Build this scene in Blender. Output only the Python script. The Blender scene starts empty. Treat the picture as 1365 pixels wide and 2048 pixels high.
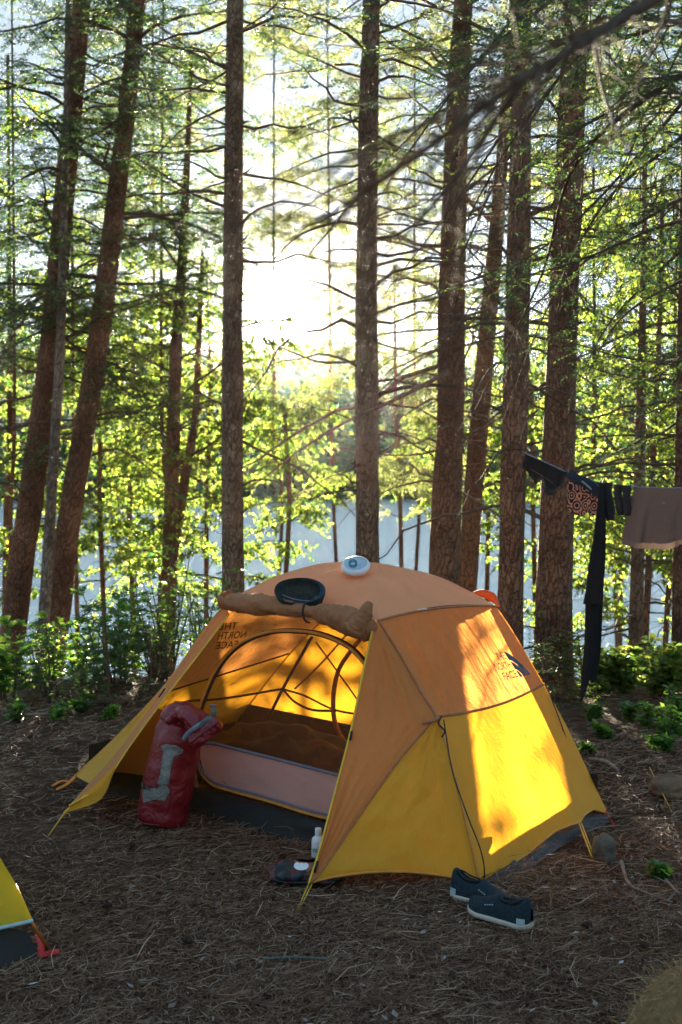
import bpy, math, random
import numpy as np
from mathutils import Vector
from mathutils.bvhtree import BVHTree
from mathutils.geometry import tessellate_polygon
R = math.radians
scene = bpy.context.scene
COL = scene.collection

# ------------------------------------------------------------ camera, sky, sun, exposure
F = 2500.0                      # focal length in pixels of the 1365 x 2048 photograph
CAMZ = 1.6
PITCH = math.atan(134 / F)
cam_data = bpy.data.cameras.new('camera')
cam = bpy.data.objects.new('camera', cam_data); COL.objects.link(cam)
cam.location = (0, 0, CAMZ); cam.rotation_euler = (math.pi / 2 - PITCH, 0, 0)
cam_data.sensor_fit = 'HORIZONTAL'; cam_data.sensor_width = 24.0
cam_data.lens = 24.0 * F / 1365.0
cam_data.clip_start = 0.05; cam_data.clip_end = 3000
cam_data.dof.use_dof = True; cam_data.dof.focus_distance = 5.0; cam_data.dof.aperture_fstop = 4.5
scene.camera = cam

SUN_EL = math.atan(270 / F) ; SUN_AZ = math.atan(-127 / F)     # azimuth from +Y, positive to +X
sun_dir = Vector((math.sin(SUN_AZ) * math.cos(SUN_EL), math.cos(SUN_AZ) * math.cos(SUN_EL), math.sin(SUN_EL)))
w = bpy.data.worlds.new('World'); scene.world = w; w.use_nodes = True
nt = w.node_tree; nt.nodes.clear()
out = nt.nodes.new('ShaderNodeOutputWorld'); bg = nt.nodes.new('ShaderNodeBackground')
sky = nt.nodes.new('ShaderNodeTexSky'); sky.sky_type = 'NISHITA'; sky.sun_disc = False
sky.sun_elevation = SUN_EL; sky.sun_rotation = SUN_AZ
sky.dust_density = 0.6; sky.air_density = 1.0; sky.ozone_density = 2.0
bg.inputs['Strength'].default_value = 0.15
# bright air round the sun (forward scattering the Nishita model leaves out with its disc off)
tc = nt.nodes.new('ShaderNodeTexCoord'); dt = nt.nodes.new('ShaderNodeVectorMath'); dt.operation = 'DOT_PRODUCT'
dt.inputs[1].default_value = sun_dir
nt.links.new(tc.outputs['Generated'], dt.inputs[0])
last = bg.outputs[0]
# sky brightness compressed to keep it from clipping: colour / (1 + k colour), cooled a little
def vm(op, a, b):
    n = nt.nodes.new('ShaderNodeVectorMath'); n.operation = op
    for i, x in enumerate((a, b)):
        if isinstance(x, tuple): n.inputs[i].default_value = x
        else: nt.links.new(x, n.inputs[i])
    return n.outputs[0]
kk = vm('ADD', vm('MULTIPLY', sky.outputs[0], (3.1, 3.1, 3.1)), (1, 1, 1))
nt.links.new(vm('MULTIPLY', vm('DIVIDE', sky.outputs[0], kk), (.74, .95, 1.13)), bg.inputs['Color'])
for power, strength, colr in ((7000, 22.0, (1, .93, .78)), (1800, .6, (1, .9, .66)), (150, .006, (1, .9, .7))):
    pw = nt.nodes.new('ShaderNodeMath'); pw.operation = 'POWER'; pw.use_clamp = True; pw.inputs[1].default_value = power
    mx = nt.nodes.new('ShaderNodeMath'); mx.operation = 'MAXIMUM'; mx.inputs[1].default_value = 0
    nt.links.new(dt.outputs['Value'], mx.inputs[0]); nt.links.new(mx.outputs[0], pw.inputs[0])
    ml = nt.nodes.new('ShaderNodeMath'); ml.operation = 'MULTIPLY'; ml.inputs[1].default_value = strength
    nt.links.new(pw.outputs[0], ml.inputs[0])
    b2 = nt.nodes.new('ShaderNodeBackground'); b2.inputs['Color'].default_value = (*colr, 1)
    nt.links.new(ml.outputs[0], b2.inputs['Strength'])
    ad = nt.nodes.new('ShaderNodeAddShader'); nt.links.new(last, ad.inputs[0]); nt.links.new(b2.outputs[0], ad.inputs[1])
    last = ad.outputs[0]
nt.links.new(last, out.inputs['Surface'])

sl = bpy.data.lights.new('sun', 'SUN'); sl.energy = 3.4; sl.angle = R(0.5); sl.color = (1.0, 0.86, 0.62)
sun = bpy.data.objects.new('sun', sl); COL.objects.link(sun)
sun.rotation_euler = (-sun_dir).to_track_quat('-Z', 'Y').to_euler()
scene.view_settings.view_transform = 'Standard'; scene.view_settings.look = 'None'
scene.view_settings.exposure = 4.2; scene.view_settings.gamma = 1.0
scene.cycles.max_bounces = 8; scene.cycles.transparent_max_bounces = 12; scene.cycles.transmission_bounces = 5
scene.cycles.diffuse_bounces = 3; scene.cycles.volume_bounces = 0; scene.cycles.sample_clamp_indirect = 6
scene.cycles.use_denoising = True
scene.render.film_transparent = False

# ------------------------------------------------------------ helpers
def P(px, py, d):
    """photo pixel at horizontal distance d (metres along +Y) -> world point"""
    u = (1024 - py) / F; x = (px - 682.5) / F
    fy = math.cos(PITCH) + u * math.sin(PITCH); fz = -math.sin(PITCH) + u * math.cos(PITCH)
    k = d / fy
    return np.array((x * k, d, CAMZ + fz * k))
def ray(px, py):
    p = P(px, py, 1.0) - np.array((0, 0, CAMZ)); return Vector(p).normalized()
def G(px, py, z=0.0):
    p = P(px, py, 1.0); s = (z - CAMZ) / (p[2] - CAMZ)
    return np.array((p[0] * s, s, z))
def px_m(d): return d / F          # metres per photo pixel at distance d

class MB:
    def __init__(s): s.V = []; s.Q = []; s.T = []; s.n = 0; s.segs = []; s.uv = []
    def add(s, v, q=None, t=None):
        v = np.asarray(v, float).reshape(-1, 3)
        if q is not None and len(q): s.Q.append(np.asarray(q, int).reshape(-1, 4) + s.n)
        if t is not None and len(t): s.T.append(np.asarray(t, int).reshape(-1, 3) + s.n)
        s.V.append(v); s.n += len(v)
    def tube(s, pts, radii, n=8, cap=True, squash=None):
        pts = np.asarray(pts, float); m = len(pts)
        radii = np.broadcast_to(np.asarray(radii, float), (m,)) if np.ndim(radii) == 0 else np.asarray(radii, float)
        tg = np.gradient(pts, axis=0); tg /= np.linalg.norm(tg, axis=1)[:, None] + 1e-12
        ref = np.array((0, 0, 1.)) if abs(tg[0][2]) < .8 else np.array((1., 0, 0))
        a = np.zeros((m, 3)); u = ref - tg[0] * ref.dot(tg[0])
        for i in range(m):
            u = u - tg[i] * u.dot(tg[i]); u /= np.linalg.norm(u) + 1e-12; a[i] = u
        b = np.cross(tg, a)
        th = np.arange(n) * 2 * math.pi / n
        rr = radii if radii.ndim == 2 else np.repeat(radii[:, None], n, 1)
        sq = 1.0 if squash is None else squash
        v = pts[:, None] + rr[..., None] * (a[:, None] * np.cos(th)[None, :, None] * sq + b[:, None] * np.sin(th)[None, :, None])
        i = np.arange(m - 1)[:, None] * n; j = np.arange(n)[None]
        j2 = (j + 1) % n
        q = np.stack([i + j, i + j2, i + n + j2, i + n + j], -1).reshape(-1, 4)
        v = v.reshape(-1, 3); t = []
        if cap:
            c0 = len(v); v = np.vstack([v, pts[0], pts[-1]])
            for k in range(n):
                t.append((c0, (k + 1) % n, k)); t.append((c0 + 1, (m - 1) * n + k, (m - 1) * n + (k + 1) % n))
        s.add(v, q, t); return s
    def grid(s, V3, closed=False):
        V3 = np.asarray(V3); m, n = V3.shape[:2]
        i = np.arange(m - 1)[:, None] * n; jn = n if closed else n - 1
        j = np.arange(jn)[None]; j2 = (j + 1) % n
        q = np.stack([i + j, i + j2, i + n + j2, i + n + j], -1).reshape(-1, 4)
        s.add(V3.reshape(-1, 3), q); return s
    def seg(s, p0, p1, r0, r1): s.segs.append((*p0, *p1, r0, r1))
    def flush(s):
        if not s.segs: return
        A = np.array(s.segs); p0, p1 = A[:, :3], A[:, 3:6]; t = p1 - p0; L = np.linalg.norm(t, axis=1) + 1e-9; t /= L[:, None]
        ref = np.where(np.abs(t[:, 2:3]) < .8, np.array([[0, 0, 1.]]), np.array([[1., 0, 0]]))
        a = np.cross(t, ref); a /= np.linalg.norm(a, axis=1)[:, None] + 1e-9; b = np.cross(t, a)
        vs = []
        for (p, r) in ((p0, A[:, 6]), (p1, A[:, 7])):
            for k in range(3):
                th = k * 2.0944; vs.append(p + r[:, None] * (a * math.cos(th) + b * math.sin(th)))
        v = np.stack(vs, 1); o = np.arange(len(A))[:, None] * 6
        q = np.concatenate([o + np.array([0, 1, 4, 3]), o + np.array([1, 2, 5, 4]), o + np.array([2, 0, 3, 5])])
        s.add(v.reshape(-1, 3), q); s.segs = []
    def leaves(s, c, a, b):
        """rhombic leaves: base c, length vector a, half width vector b"""
        c, a, b = map(np.asarray, (c, a, b)); n = len(c)
        v = np.stack([c, c + a * .45 + b, c + a, c + a * .45 - b], 1)
        s.add(v.reshape(-1, 3), np.arange(4 * n).reshape(-1, 4))
    def box(s, c, sx, sy, sz, M=None, bev=.12):
        """chamfered box round c; M 3x3 columns = axes"""
        M = np.eye(3) if M is None else np.asarray(M, float)
        h = np.array((sx, sy, sz)) / 2; e = bev * h.min(); 
        # octagon in xy lofted with chamfered ends
        ring = [(h[0] - e, -h[1]), (h[0], -h[1] + e), (h[0], h[1] - e), (h[0] - e, h[1]), (-h[0] + e, h[1]), (-h[0], h[1] - e), (-h[0], -h[1] + e), (-h[0] + e, -h[1])]
        ring = np.array(ring); rows = []
        for z, k in ((-h[2], e), (-h[2] + e, 0), (h[2] - e, 0), (h[2], e)):
            f = (h[:2] - k) / h[:2]; rows.append(np.c_[ring * f, np.full(8, z)])
        V = np.array(rows); n0 = 32
        V = V @ M.T + np.asarray(c)
        i = np.arange(3)[:, None] * 8; j = np.arange(8)[None]; j2 = (j + 1) % 8
        q = np.stack([i + j, i + j2, i + 8 + j2, i + 8 + j], -1).reshape(-1, 4)
        q = np.vstack([q, [[0, 7, 6, 1], [1, 6, 5, 2], [2, 5, 4, 3], [24, 25, 30, 31], [25, 26, 29, 30], [26, 27, 28, 29]]])
        s.add(V.reshape(-1, 3), q); return s
    def mesh(s, name, mat, smooth=True, origin=(0, 0, 0)):
        s.flush(); me = bpy.data.meshes.new(name)
        V = np.vstack(s.V) - np.asarray(origin, float)
        Q = np.vstack(s.Q) if s.Q else np.zeros((0, 4), int); T = np.vstack(s.T) if s.T else np.zeros((0, 3), int)
        me.vertices.add(len(V)); me.vertices.foreach_set('co', V.astype(np.float32).ravel())
        me.loops.add(len(Q) * 4 + len(T) * 3)
        me.loops.foreach_set('vertex_index', np.concatenate([Q.ravel(), T.ravel()]).astype(np.int32))
        me.polygons.add(len(Q) + len(T))
        st = np.concatenate([np.arange(len(Q)) * 4, len(Q) * 4 + np.arange(len(T)) * 3]).astype(np.int32)
        me.polygons.foreach_set('loop_start', st)
        me.polygons.foreach_set('use_smooth', np.full(len(Q) + len(T), smooth))
        if mat: me.materials.append(mat)
        me.update(calc_edges=True); me.validate(); return me

def tag(o, label=None, cat=None, group=None, kind=None):
    if label: o['label'] = label
    if cat: o['category'] = cat
    if group: o['group'] = group
    if kind: o['kind'] = kind
    return o
def world_origin(p):
    o = np.zeros(3)
    while p is not None: o = o + np.array(p.location); p = p.parent
    return o
def obj(name, mb, mat, parent=None, smooth=True, label=None):
    base = world_origin(parent)
    me = mb.mesh(name, mat, smooth, base) if isinstance(mb, MB) else mb
    o = bpy.data.objects.new(name, me); COL.objects.link(o)
    if parent is not None: o.parent = parent
    if label: o['label'] = label
    return o
def thing(name, loc, label, cat, group=None):
    o = bpy.data.objects.new(name, None); COL.objects.link(o); o.location = tuple(float(v) for v in loc); o.empty_display_size = .1
    return tag(o, label, cat, group)
def kids(o): return [c for c in list(scene.objects) if c.parent == o]
def dup(root, loc, rz=0, sc=1.0, label=None, children=None):
    r = root.copy(); COL.objects.link(r); r.location = tuple(map(float, loc)); r.rotation_euler = (0, 0, rz); r.scale = (sc,) * 3
    if label: r['label'] = label
    for ch in (children if children is not None else kids(root)):
        c = ch.copy(); COL.objects.link(c); c.parent = r
    return r

def cr(pts, n):
    """Catmull-Rom through pts, n samples"""
    p = np.asarray(pts, float)
    if len(p) == 2: return p[0] + (p[1] - p[0]) * np.linspace(0, 1, n)[:, None]
    d = np.r_[0, np.cumsum(np.linalg.norm(np.diff(p, axis=0), axis=1))]; t = np.linspace(0, d[-1], n)
    q = np.vstack([2 * p[0] - p[1], p, 2 * p[-1] - p[-2]]); out_ = []
    for tt in t:
        i = min(max(int(np.searchsorted(d, tt, 'right')) - 1, 0), len(p) - 2)
        u = (tt - d[i]) / (d[i + 1] - d[i] + 1e-12); a, b, c, e = q[i:i + 4]
        out_.append(.5 * (2 * b + (c - a) * u + (2 * a - 5 * b + 4 * c - e) * u * u + (3 * b - a - 3 * c + e) * u ** 3))
    return np.array(out_)
def cP(l, n): return cr([P(*q) for q in l], n)
def nrm(v): v = np.asarray(v, float); return v / (np.linalg.norm(v, axis=-1, keepdims=True) + 1e-12)

# smooth value noise for geometry
_perm = np.random.RandomState(5).rand(64, 64, 64)
def vnoise(p):
    p = np.asarray(p, float); i = np.floor(p).astype(int); f = p - i; f = f * f * (3 - 2 * f); o = 0
    for dx in (0, 1):
        for dy in (0, 1):
            for dz in (0, 1):
                wgt = (f[..., 0] if dx else 1 - f[..., 0]) * (f[..., 1] if dy else 1 - f[..., 1]) * (f[..., 2] if dz else 1 - f[..., 2])
                o = o + wgt * _perm[(i[..., 0] + dx) % 64, (i[..., 1] + dy) % 64, (i[..., 2] + dz) % 64]
    return o * 2 - 1

# ------------------------------------------------------------ materials
class NT:
    def __init__(s, name):
        s.m = bpy.data.materials.new(name); s.m.use_nodes = True; s.t = s.m.node_tree; s.t.nodes.clear()
        s.o = s.n('OutputMaterial')
    def n(s, k, **kw):
        x = s.t.nodes.new('ShaderNode' + k)
        for a, b in kw.items(): setattr(x, a, b)
        return x
    def l(s, a, b): s.t.links.new(a, b)
    def ramp(s, fac, stops):
        r = s.n('ValToRGB'); e = r.color_ramp.elements
        while len(e) < len(stops): e.new(.5)
        for x, (p, c) in zip(e, stops): x.position = p; x.color = (*c, 1)
        s.l(fac, r.inputs[0]); return r.outputs[0]
    def noise(s, scale, detail=4, vec=None, rough=.55, stretch=None, coord='Object', dist=0):
        n = s.n('TexNoise'); n.inputs['Scale'].default_value = scale; n.inputs['Detail'].default_value = detail
        n.inputs['Roughness'].default_value = rough; n.inputs['Distortion'].default_value = dist
        s.l(s.coord(stretch, coord) if vec is None else vec, n.inputs['Vector']); return n.outputs[0]
    def coord(s, stretch=None, coord='Object', rot=None):
        t = s.n('TexCoord'); c = t.outputs[coord]
        if stretch or rot:
            m = s.n('Mapping'); m.inputs['Scale'].default_value = stretch or (1, 1, 1)
            if rot: m.inputs['Rotation'].default_value = rot
            s.l(c, m.inputs[0]); c = m.outputs[0]
        return c
    def bump(s, h, strength=.5, dist=.01, normal=None):
        b = s.n('Bump'); b.inputs['Strength'].default_value = strength; b.inputs['Distance'].default_value = dist
        s.l(h, b.inputs['Height'])
        if normal is not None: s.l(normal, b.inputs['Normal'])
        return b.outputs[0]
    def pr(s, color, rough=.8, normal=None, metal=0, spec=.3, **kw):
        p = s.n('BsdfPrincipled')
        if isinstance(color, tuple): p.inputs['Base Color'].default_value = (*color, 1)
        else: s.l(color, p.inputs['Base Color'])
        p.inputs['Roughness'].default_value = rough; p.inputs['Metallic'].default_value = metal
        p.inputs['Specular IOR Level'].default_value = spec
        for k, v in kw.items(): p.inputs[k].default_value = v
        if normal is not None: s.l(normal, p.inputs['Normal'])
        return p.outputs[0]
    def mix(s, f, a, b):
        m = s.n('MixShader')
        if isinstance(f, float): m.inputs[0].default_value = f
        else: s.l(f, m.inputs[0])
        s.l(a, m.inputs[1]); s.l(b, m.inputs[2]); return m.outputs[0]
    def done(s, sh): s.l(sh, s.o.inputs['Surface']); return s.m
def mixc(t, f, a, b, mode='MIX'):
    m = t.n('MixRGB', blend_type=mode)
    if isinstance(f, float): m.inputs[0].default_value = f
    else: t.l(f, m.inputs[0])
    for k, c in ((1, a), (2, b)):
        if isinstance(c, tuple): m.inputs[k].default_value = (*c, 1)
        else: t.l(c, m.inputs[k])
    return m.outputs[0]

def m_plain(name, c, rough=.7, var=.25, scale=30, bump=.15, metal=0, spec=.3):
    t = NT(name); n = t.noise(scale, 5)
    c2 = tuple(max(0, x * (1 - var)) for x in c); c3 = tuple(min(1, x * (1 + var)) for x in c)
    return t.done(t.pr(t.ramp(n, [(.3, c2), (.7, c3)]), rough, t.bump(t.noise(scale * 3, 4), bump, .01), metal, spec))

def m_fabric(name, c, ct=None, trans=.55, pleat=None, alpha=1.0, rough=.6, bump=.5, wr=9.0, spec=.25):
    """thin cloth: diffuse + translucent, creased"""
    t = NT(name); ct = ct or c
    n1 = t.noise(3, 3); big = t.ramp(n1, [(.3, tuple(x * .9 for x in c)), (.7, tuple(min(1, x * 1.06) for x in c))])
    # creases: ridged noise
    rn = t.noise(wr, 5, rough=.5, dist=.8); ab = t.n('Math', operation='ABSOLUTE'); sb = t.n('Math', operation='SUBTRACT'); sb.inputs[1].default_value = .5
    t.l(rn, sb.inputs[0]); t.l(sb.outputs[0], ab.inputs[0])
    nm = t.bump(ab.outputs[0], bump * .8, .02)
    if pleat:
        pn = t.noise(pleat[0], 4, stretch=pleat[1], rough=.6)
        nm = t.bump(pn, bump, pleat[2], nm)
    nm = t.bump(t.noise(400, 1), .08, .002, nm)
    p = t.pr(big, rough, nm, 0, spec)
    tr = t.n('BsdfTranslucent'); tr.inputs[0].default_value = (*ct, 1); t.l(nm, tr.inputs['Normal'])
    sh = t.mix(float(trans), p, tr.outputs[0])
    if alpha < 1:
        tp = t.n('BsdfTransparent'); sh = t.mix(float(alpha), tp.outputs[0], sh)
    return t.done(sh)

def m_leaf(name, cols, ctr, trans=.5, rough=.5, spec=.4):
    t = NT(name); g = t.n('NewGeometry'); rnd = g.outputs['Random Per Island']
    base = t.ramp(rnd, [(i / (len(cols) - 1), c) for i, c in enumerate(cols)])
    tc_ = t.ramp(rnd, [(i / (len(ctr) - 1), c) for i, c in enumerate(ctr)])
    p = t.pr(base, rough, None, 0, spec)
    tr = t.n('BsdfTranslucent'); t.l(tc_, tr.inputs[0])
    return t.done(t.mix(float(trans), p, tr.outputs[0]))

def m_bark(name, dark, light, lichen=(.3, .32, .26), lf=.5, scale=1.0):
    t = NT(name)
    v = t.n('TexVoronoi'); v.feature = 'DISTANCE_TO_EDGE'; v.inputs['Scale'].default_value = 34 * scale
    nz = t.noise(12, 3); co = t.coord((1, 1, .38))
    ad = t.n('VectorMath', operation='MULTIPLY_ADD')
    cb = t.n('CombineXYZ'); [t.l(nz, cb.inputs[k]) for k in range(3)]
    t.l(cb.outputs[0], ad.inputs[0]); ad.inputs[1].default_value = (.09,) * 3; t.l(co, ad.inputs[2])
    t.l(ad.outputs[0], v.inputs['Vector'])
    crack = t.ramp(v.outputs['Distance'], [(0, (0, 0, 0)), (.12, (1, 1, 1))])
    fine = t.noise(60 * scale, 6, stretch=(1, 1, .4), rough=.7)
    c = mixc(t, fine, dark, light)
    c = mixc(t, t.ramp(v.outputs['Distance'], [(0, (.55, .55, .55)), (.1, (0, 0, 0))]), c, tuple(x * .45 for x in dark))
    ln = t.ramp(t.noise(7, 5, rough=.7), [(.52, (0, 0, 0)), (.66, (lf, lf, lf))])
    c = mixc(t, ln, c, lichen)
    c = mixc(t, t.ramp(t.noise(2.6, 5, rough=.65), [(.42, (.6, .6, .6)), (.58, (0, 0, 0))]), c, tuple(x * .5 for x in dark))
    nm = t.bump(crack, .9, .02); nm = t.bump(fine, .8, .012, nm); nm = t.bump(t.noise(9, 4), .5, .03, nm)
    return t.done(t.pr(c, .9, nm, 0, .2))
# ------------------------------------------------------------ terrain: camp plateau, lake bank, far hills
LAKE = -4.0
def sstep(a, b, x): t = np.clip((x - a) / (b - a), 0, 1); return t * t * (3 - 2 * t)
def tz(x, y):
    x = np.asarray(x, float); y = np.asarray(y, float)
    e = 8.6 + .35 * np.sin(x * .9) + .25 * np.sin(x * 2.3 + 1)
    z = .02 * np.sin(x * 2.1 + y) * np.cos(y * 1.7) * sstep(6.2, 7.5, y)
    bank = sstep(e, e + 11, y) * 5.2
    z = z - bank + .12 * sstep(e - 1, e, y) * np.sin(x * 1.3 + 2) * (1 - sstep(e + 2, e + 5, y))
    hill = sstep(116, 185, y) * (12.5 + 3.5 * np.sin(x * .035 + 2.6) + 1.2 * np.sin(x * .09))
    return np.where(y > 60, -5.2 + hill, z)
def nonuni(seg): 
    o = [seg[0][0]]
    for a, b, st in seg:
        k = max(1, int(round((b - a) / st))); o += list(np.linspace(a, b, k + 1)[1:])
    return np.array(o)
xs = nonuni([(-300, -100, 50), (-100, -20, 8), (-20, -4, 1), (-4, 4, .08), (4, 20, 1), (20, 100, 8), (100, 300, 50)])
ys = nonuni([(-60, -4, 8), (-4, 2.4, .6), (2.4, 10, .08), (10, 26, .6), (26, 110, 12), (110, 240, 5), (240, 420, 45)])
X, Y = np.meshgrid(xs, ys); Z = tz(X, Y)
near = (Y < 10) & (Y > 2) & (np.abs(X) < 4)
bumpz = .010 * vnoise(np.stack([X * 6, Y * 6, X * 0], -1)) + .006 * vnoise(np.stack([X * 14 + 7, Y * 14, X * 0], -1))
Z = Z + np.where(near, bumpz - .006, 0)
def gz(x, y): return float(tz(x, y))

t = NT('forest_floor')
c1 = t.ramp(t.noise(2.2, 6, rough=.65), [(.3, (.055, .026, .014)), (.5, (.115, .055, .029)), (.72, (.2, .1, .052))])
fib = t.noise(45, 8, rough=.8, dist=1.5)
c2 = mixc(t, t.ramp(fib, [(.42, (0, 0, 0)), (.66, (.8, .8, .8))]), c1, (.2, .125, .08))
moss = t.ramp(t.noise(.9, 5, rough=.6), [(.55, (0, 0, 0)), (.68, (.55, .55, .55))])
c3 = mixc(t, moss, c2, (.05, .055, .018))
far = t.n('SeparateXYZ'); t.l(t.coord(), far.inputs[0])
fm = t.n('MapRange'); fm.inputs[1].default_value = 100; fm.inputs[2].default_value = 120; t.l(far.outputs['Y'], fm.inputs[0])
c4 = mixc(t, fm.outputs[0], c3, (.04, .06, .025))
M_ground = t.done(t.pr(c4, .95, t.bump(fib, 1.0, .03, t.bump(t.noise(140, 4, rough=.8), .8, .008)), 0, .15))
mb = MB(); mb.grid(np.stack([X, Y, Z], -1)[:, ::-1])
ground = obj('ground', mb, M_ground); tag(ground, 'needle covered forest floor dropping to the lake', kind='structure')

t = NT('lake_water')
wn = t.noise(.9, 6, stretch=(1, 2.2, 1), rough=.6); wn2 = t.noise(2.6, 3, stretch=(1, 3, 1))
t.m.node_tree
nmw = t.bump(wn2, .6, .05, t.bump(wn, .7, .3)); gw = t.n('BsdfGlossy'); gw.inputs['Color'].default_value = (1, 1, 1, 1); gw.inputs['Roughness'].default_value = .2
t.l(nmw, gw.inputs['Normal']); M_water = t.done(t.mix(.85, t.pr((.4, .6, .7), .5, nmw, 0, .4), gw.outputs[0]))  # pale diffuse share stands in for sky reflected off the ripples
mb = MB(); wy = nonuni([(12, 30, 2), (30, 160, 10)]); wx = nonuni([(-400, 400, 20)])
A, B = np.meshgrid(wx, wy); mb.grid(np.stack([A, B, A * 0 + LAKE], -1)[:, ::-1])
lake = obj('lake_water', mb, M_water); tag(lake, 'pale lake glittering under the low sun', kind='structure')

# far shore wood: one mass
rs = np.random.RandomState(11)
t = NT('far_wood')
g = t.n('NewGeometry')
cc = t.ramp(g.outputs['Random Per Island'], [(0, (.03, .10, .07)), (.5, (.06, .15, .08)), (1, (.14, .22, .08))])
trn = t.n('BsdfTranslucent'); t.l(t.ramp(g.outputs['Random Per Island'], [(0, (.08, .26, .12)), (1, (.3, .42, .12))]), trn.inputs[0])
M_far = t.done(t.mix(.55, t.pr(cc, .8), trn.outputs[0]))
mb = MB()
nT = 1400
for i in range(nT):
    y = 122 + (rs.rand() ** .8) * 78; x = (rs.rand() * 2 - 1) * (.33 * y + 12); h = 3.5 + rs.rand() * 4.5
    z0 = gz(x, y) - .3; k = int(46 + 30 * (y < 150)); s = rs.rand(k) ** .8
    wd = h * (.26 + .12 * rs.rand()); broad = rs.rand() < .4
    rad = (wd * np.sin(np.pi * (.12 + .88 * s)) ** .7 if broad else wd * (1.02 - s)) * (.45 + .65 * rs.rand(k))
    an = rs.rand(k) * 6.283
    c = np.c_[x + rad * np.cos(an) * .7, y + rad * np.sin(an) * .7, z0 + h * (.06 + .94 * s)]
    L = .5 + .55 * rs.rand(k)
    a = np.c_[np.cos(an), np.sin(an), -.25 + .9 * rs.rand(k)] * (L * 1.3)[:, None]
    b = nrm(np.cross(a, rs.randn(k, 3))) * (L * .42)[:, None]
    mb.leaves(c, a, b)
    if i % 3 == 0: mb.seg((x, y, z0), (x, y, z0 + h * .9), .16, .03)
far_wood = obj('far_shore_woods', mb, M_far, smooth=False)
tag(far_wood, 'wooded hill on the far shore of the lake', kind='stuff')

# ------------------------------------------------------------ needle litter on the camp ground
rs = np.random.RandomState(3)
t = NT('dry_needles'); g = t.n('NewGeometry')
M_need = t.done(t.pr(t.ramp(g.outputs['Random Per Island'], [(0, (.055, .027, .016)), (.5, (.15, .075, .042)), (.85, (.26, .15, .09)), (1, (.44, .33, .23))]), .75, None, 0, .3))
def litter(n, ymin, ymax, size, wid, lift=.012, rs=rs, xr=None):
    u = rs.rand(n); y = 1 / ((1 - u) / ymin + u / ymax) if xr is None else rs.uniform(ymin, ymax, n)
    x = (rs.rand(n) * 2 - 1) * (.31 * y + .25) if xr is None else rs.uniform(*xr, n)
    dens = vnoise(np.c_[x * 1.6, y * 1.6, x * 0]); keep = rs.rand(n) < .78 + .55 * dens; x, y = x[keep], y[keep]; n = len(x)
    z = tz(x, y) + .010 * vnoise(np.c_[x * 6, y * 6, x * 0]) + .001 + rs.rand(n) ** 2 * lift
    an = rs.rand(n) * 6.283 + .8 * vnoise(np.c_[x * 3 + 9, y * 3, x * 0]); L = size * (.5 + rs.rand(n)); up = (rs.rand(n) - .35) * .45
    a = np.c_[np.cos(an), np.sin(an), up] * L[:, None]
    cv = np.c_[-np.sin(an), np.cos(an), rs.rand(n) * .5] * (L * rs.uniform(-.17, .17, n))[:, None]
    s = np.c_[-np.sin(an), np.cos(an), np.full(n, .5)] * wid * .5
    c = np.c_[x, y, z]; c1 = c + a * .5 + cv; c2 = c + a
    v = np.stack([c - s, c + s, c1 + s, c1 - s, c2 + s * .5, c2 - s * .5], 1)
    o = np.arange(n)[:, None] * 6
    return v.reshape(-1, 3), np.concatenate([o + np.array([0, 1, 2, 3]), o + np.array([3, 2, 4, 5])])
mb = MB()
mb.add(*litter(150000, 3.0, 5.2, .042, .0016)); mb.add(*litter(52000, 5.2, 9.2, .062, .0028)); mb.add(*litter(4000, 3.0, 9, .11, .0026, .03))
needles = obj('fallen_needles', mb, M_need, smooth=False)
tag(needles, 'dry brown pine needles strewn over the camp floor', kind='stuff')

# pale dead leaves, bark chips scattered
t = NT('leaf_litter'); g = t.n('NewGeometry')
M_chip = t.done(t.pr(t.ramp(g.outputs['Random Per Island'], [(0, (.06, .04, .03)), (.5, (.14, .1, .07)), (.85, (.24, .2, .19)), (1, (.5, .5, .52))]), .7, None, 0, .4))
mb = MB(); rs = np.random.RandomState(8); n = 520
u = rs.rand(n); y = 1 / ((1 - u) / 3.2 + u / 9); x = (rs.rand(n) * 2 - 1) * (.3 * y)
an = rs.rand(n) * 6.283; L = rs.uniform(.012, .042, n)
c = np.c_[x, y, tz(x, y) + .014]; a = np.c_[np.cos(an), np.sin(an), rs.uniform(-.1, .35, n)] * L[:, None]
b = np.c_[-np.sin(an), np.cos(an), rs.uniform(-.2, .5, n)] * (L * rs.uniform(.06, .26, n))[:, None]
mb.leaves(c, a, b)
chips = obj('leaf_litter', mb, M_chip, smooth=False); tag(chips, 'pale dead leaves and bark chips among the needles', kind='stuff')

# ------------------------------------------------------------ haze, added for the glow round the sun
t = NT('haze_air'); v = t.n('VolumePrincipled'); v.inputs['Color'].default_value = (.92, .95, 1, 1)
HAZE_DENSITY = .00005
v.inputs['Density'].default_value = HAZE_DENSITY; v.inputs['Anisotropy'].default_value = .88
t.l(v.outputs[0], t.o.inputs['Volume']); M_haze = t.m
def build_haze():
    mb = MB(); x0, x1, y0, y1, z0, z1 = -320, 320, -70, 430, -7.5, 24
    mb.add([(x, y, z) for z in (z0, z1) for (x, y) in ((x0, y0), (x1, y0), (x1, y1), (x0, y1))],
           [(0, 3, 2, 1), (4, 5, 6, 7), (0, 1, 5, 4), (1, 2, 6, 5), (2, 3, 7, 6), (3, 0, 4, 7)])
    h = obj('haze', mb, M_haze, smooth=False); tag(h, 'thin haze added for the glow round the sun', kind='stuff')
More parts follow.
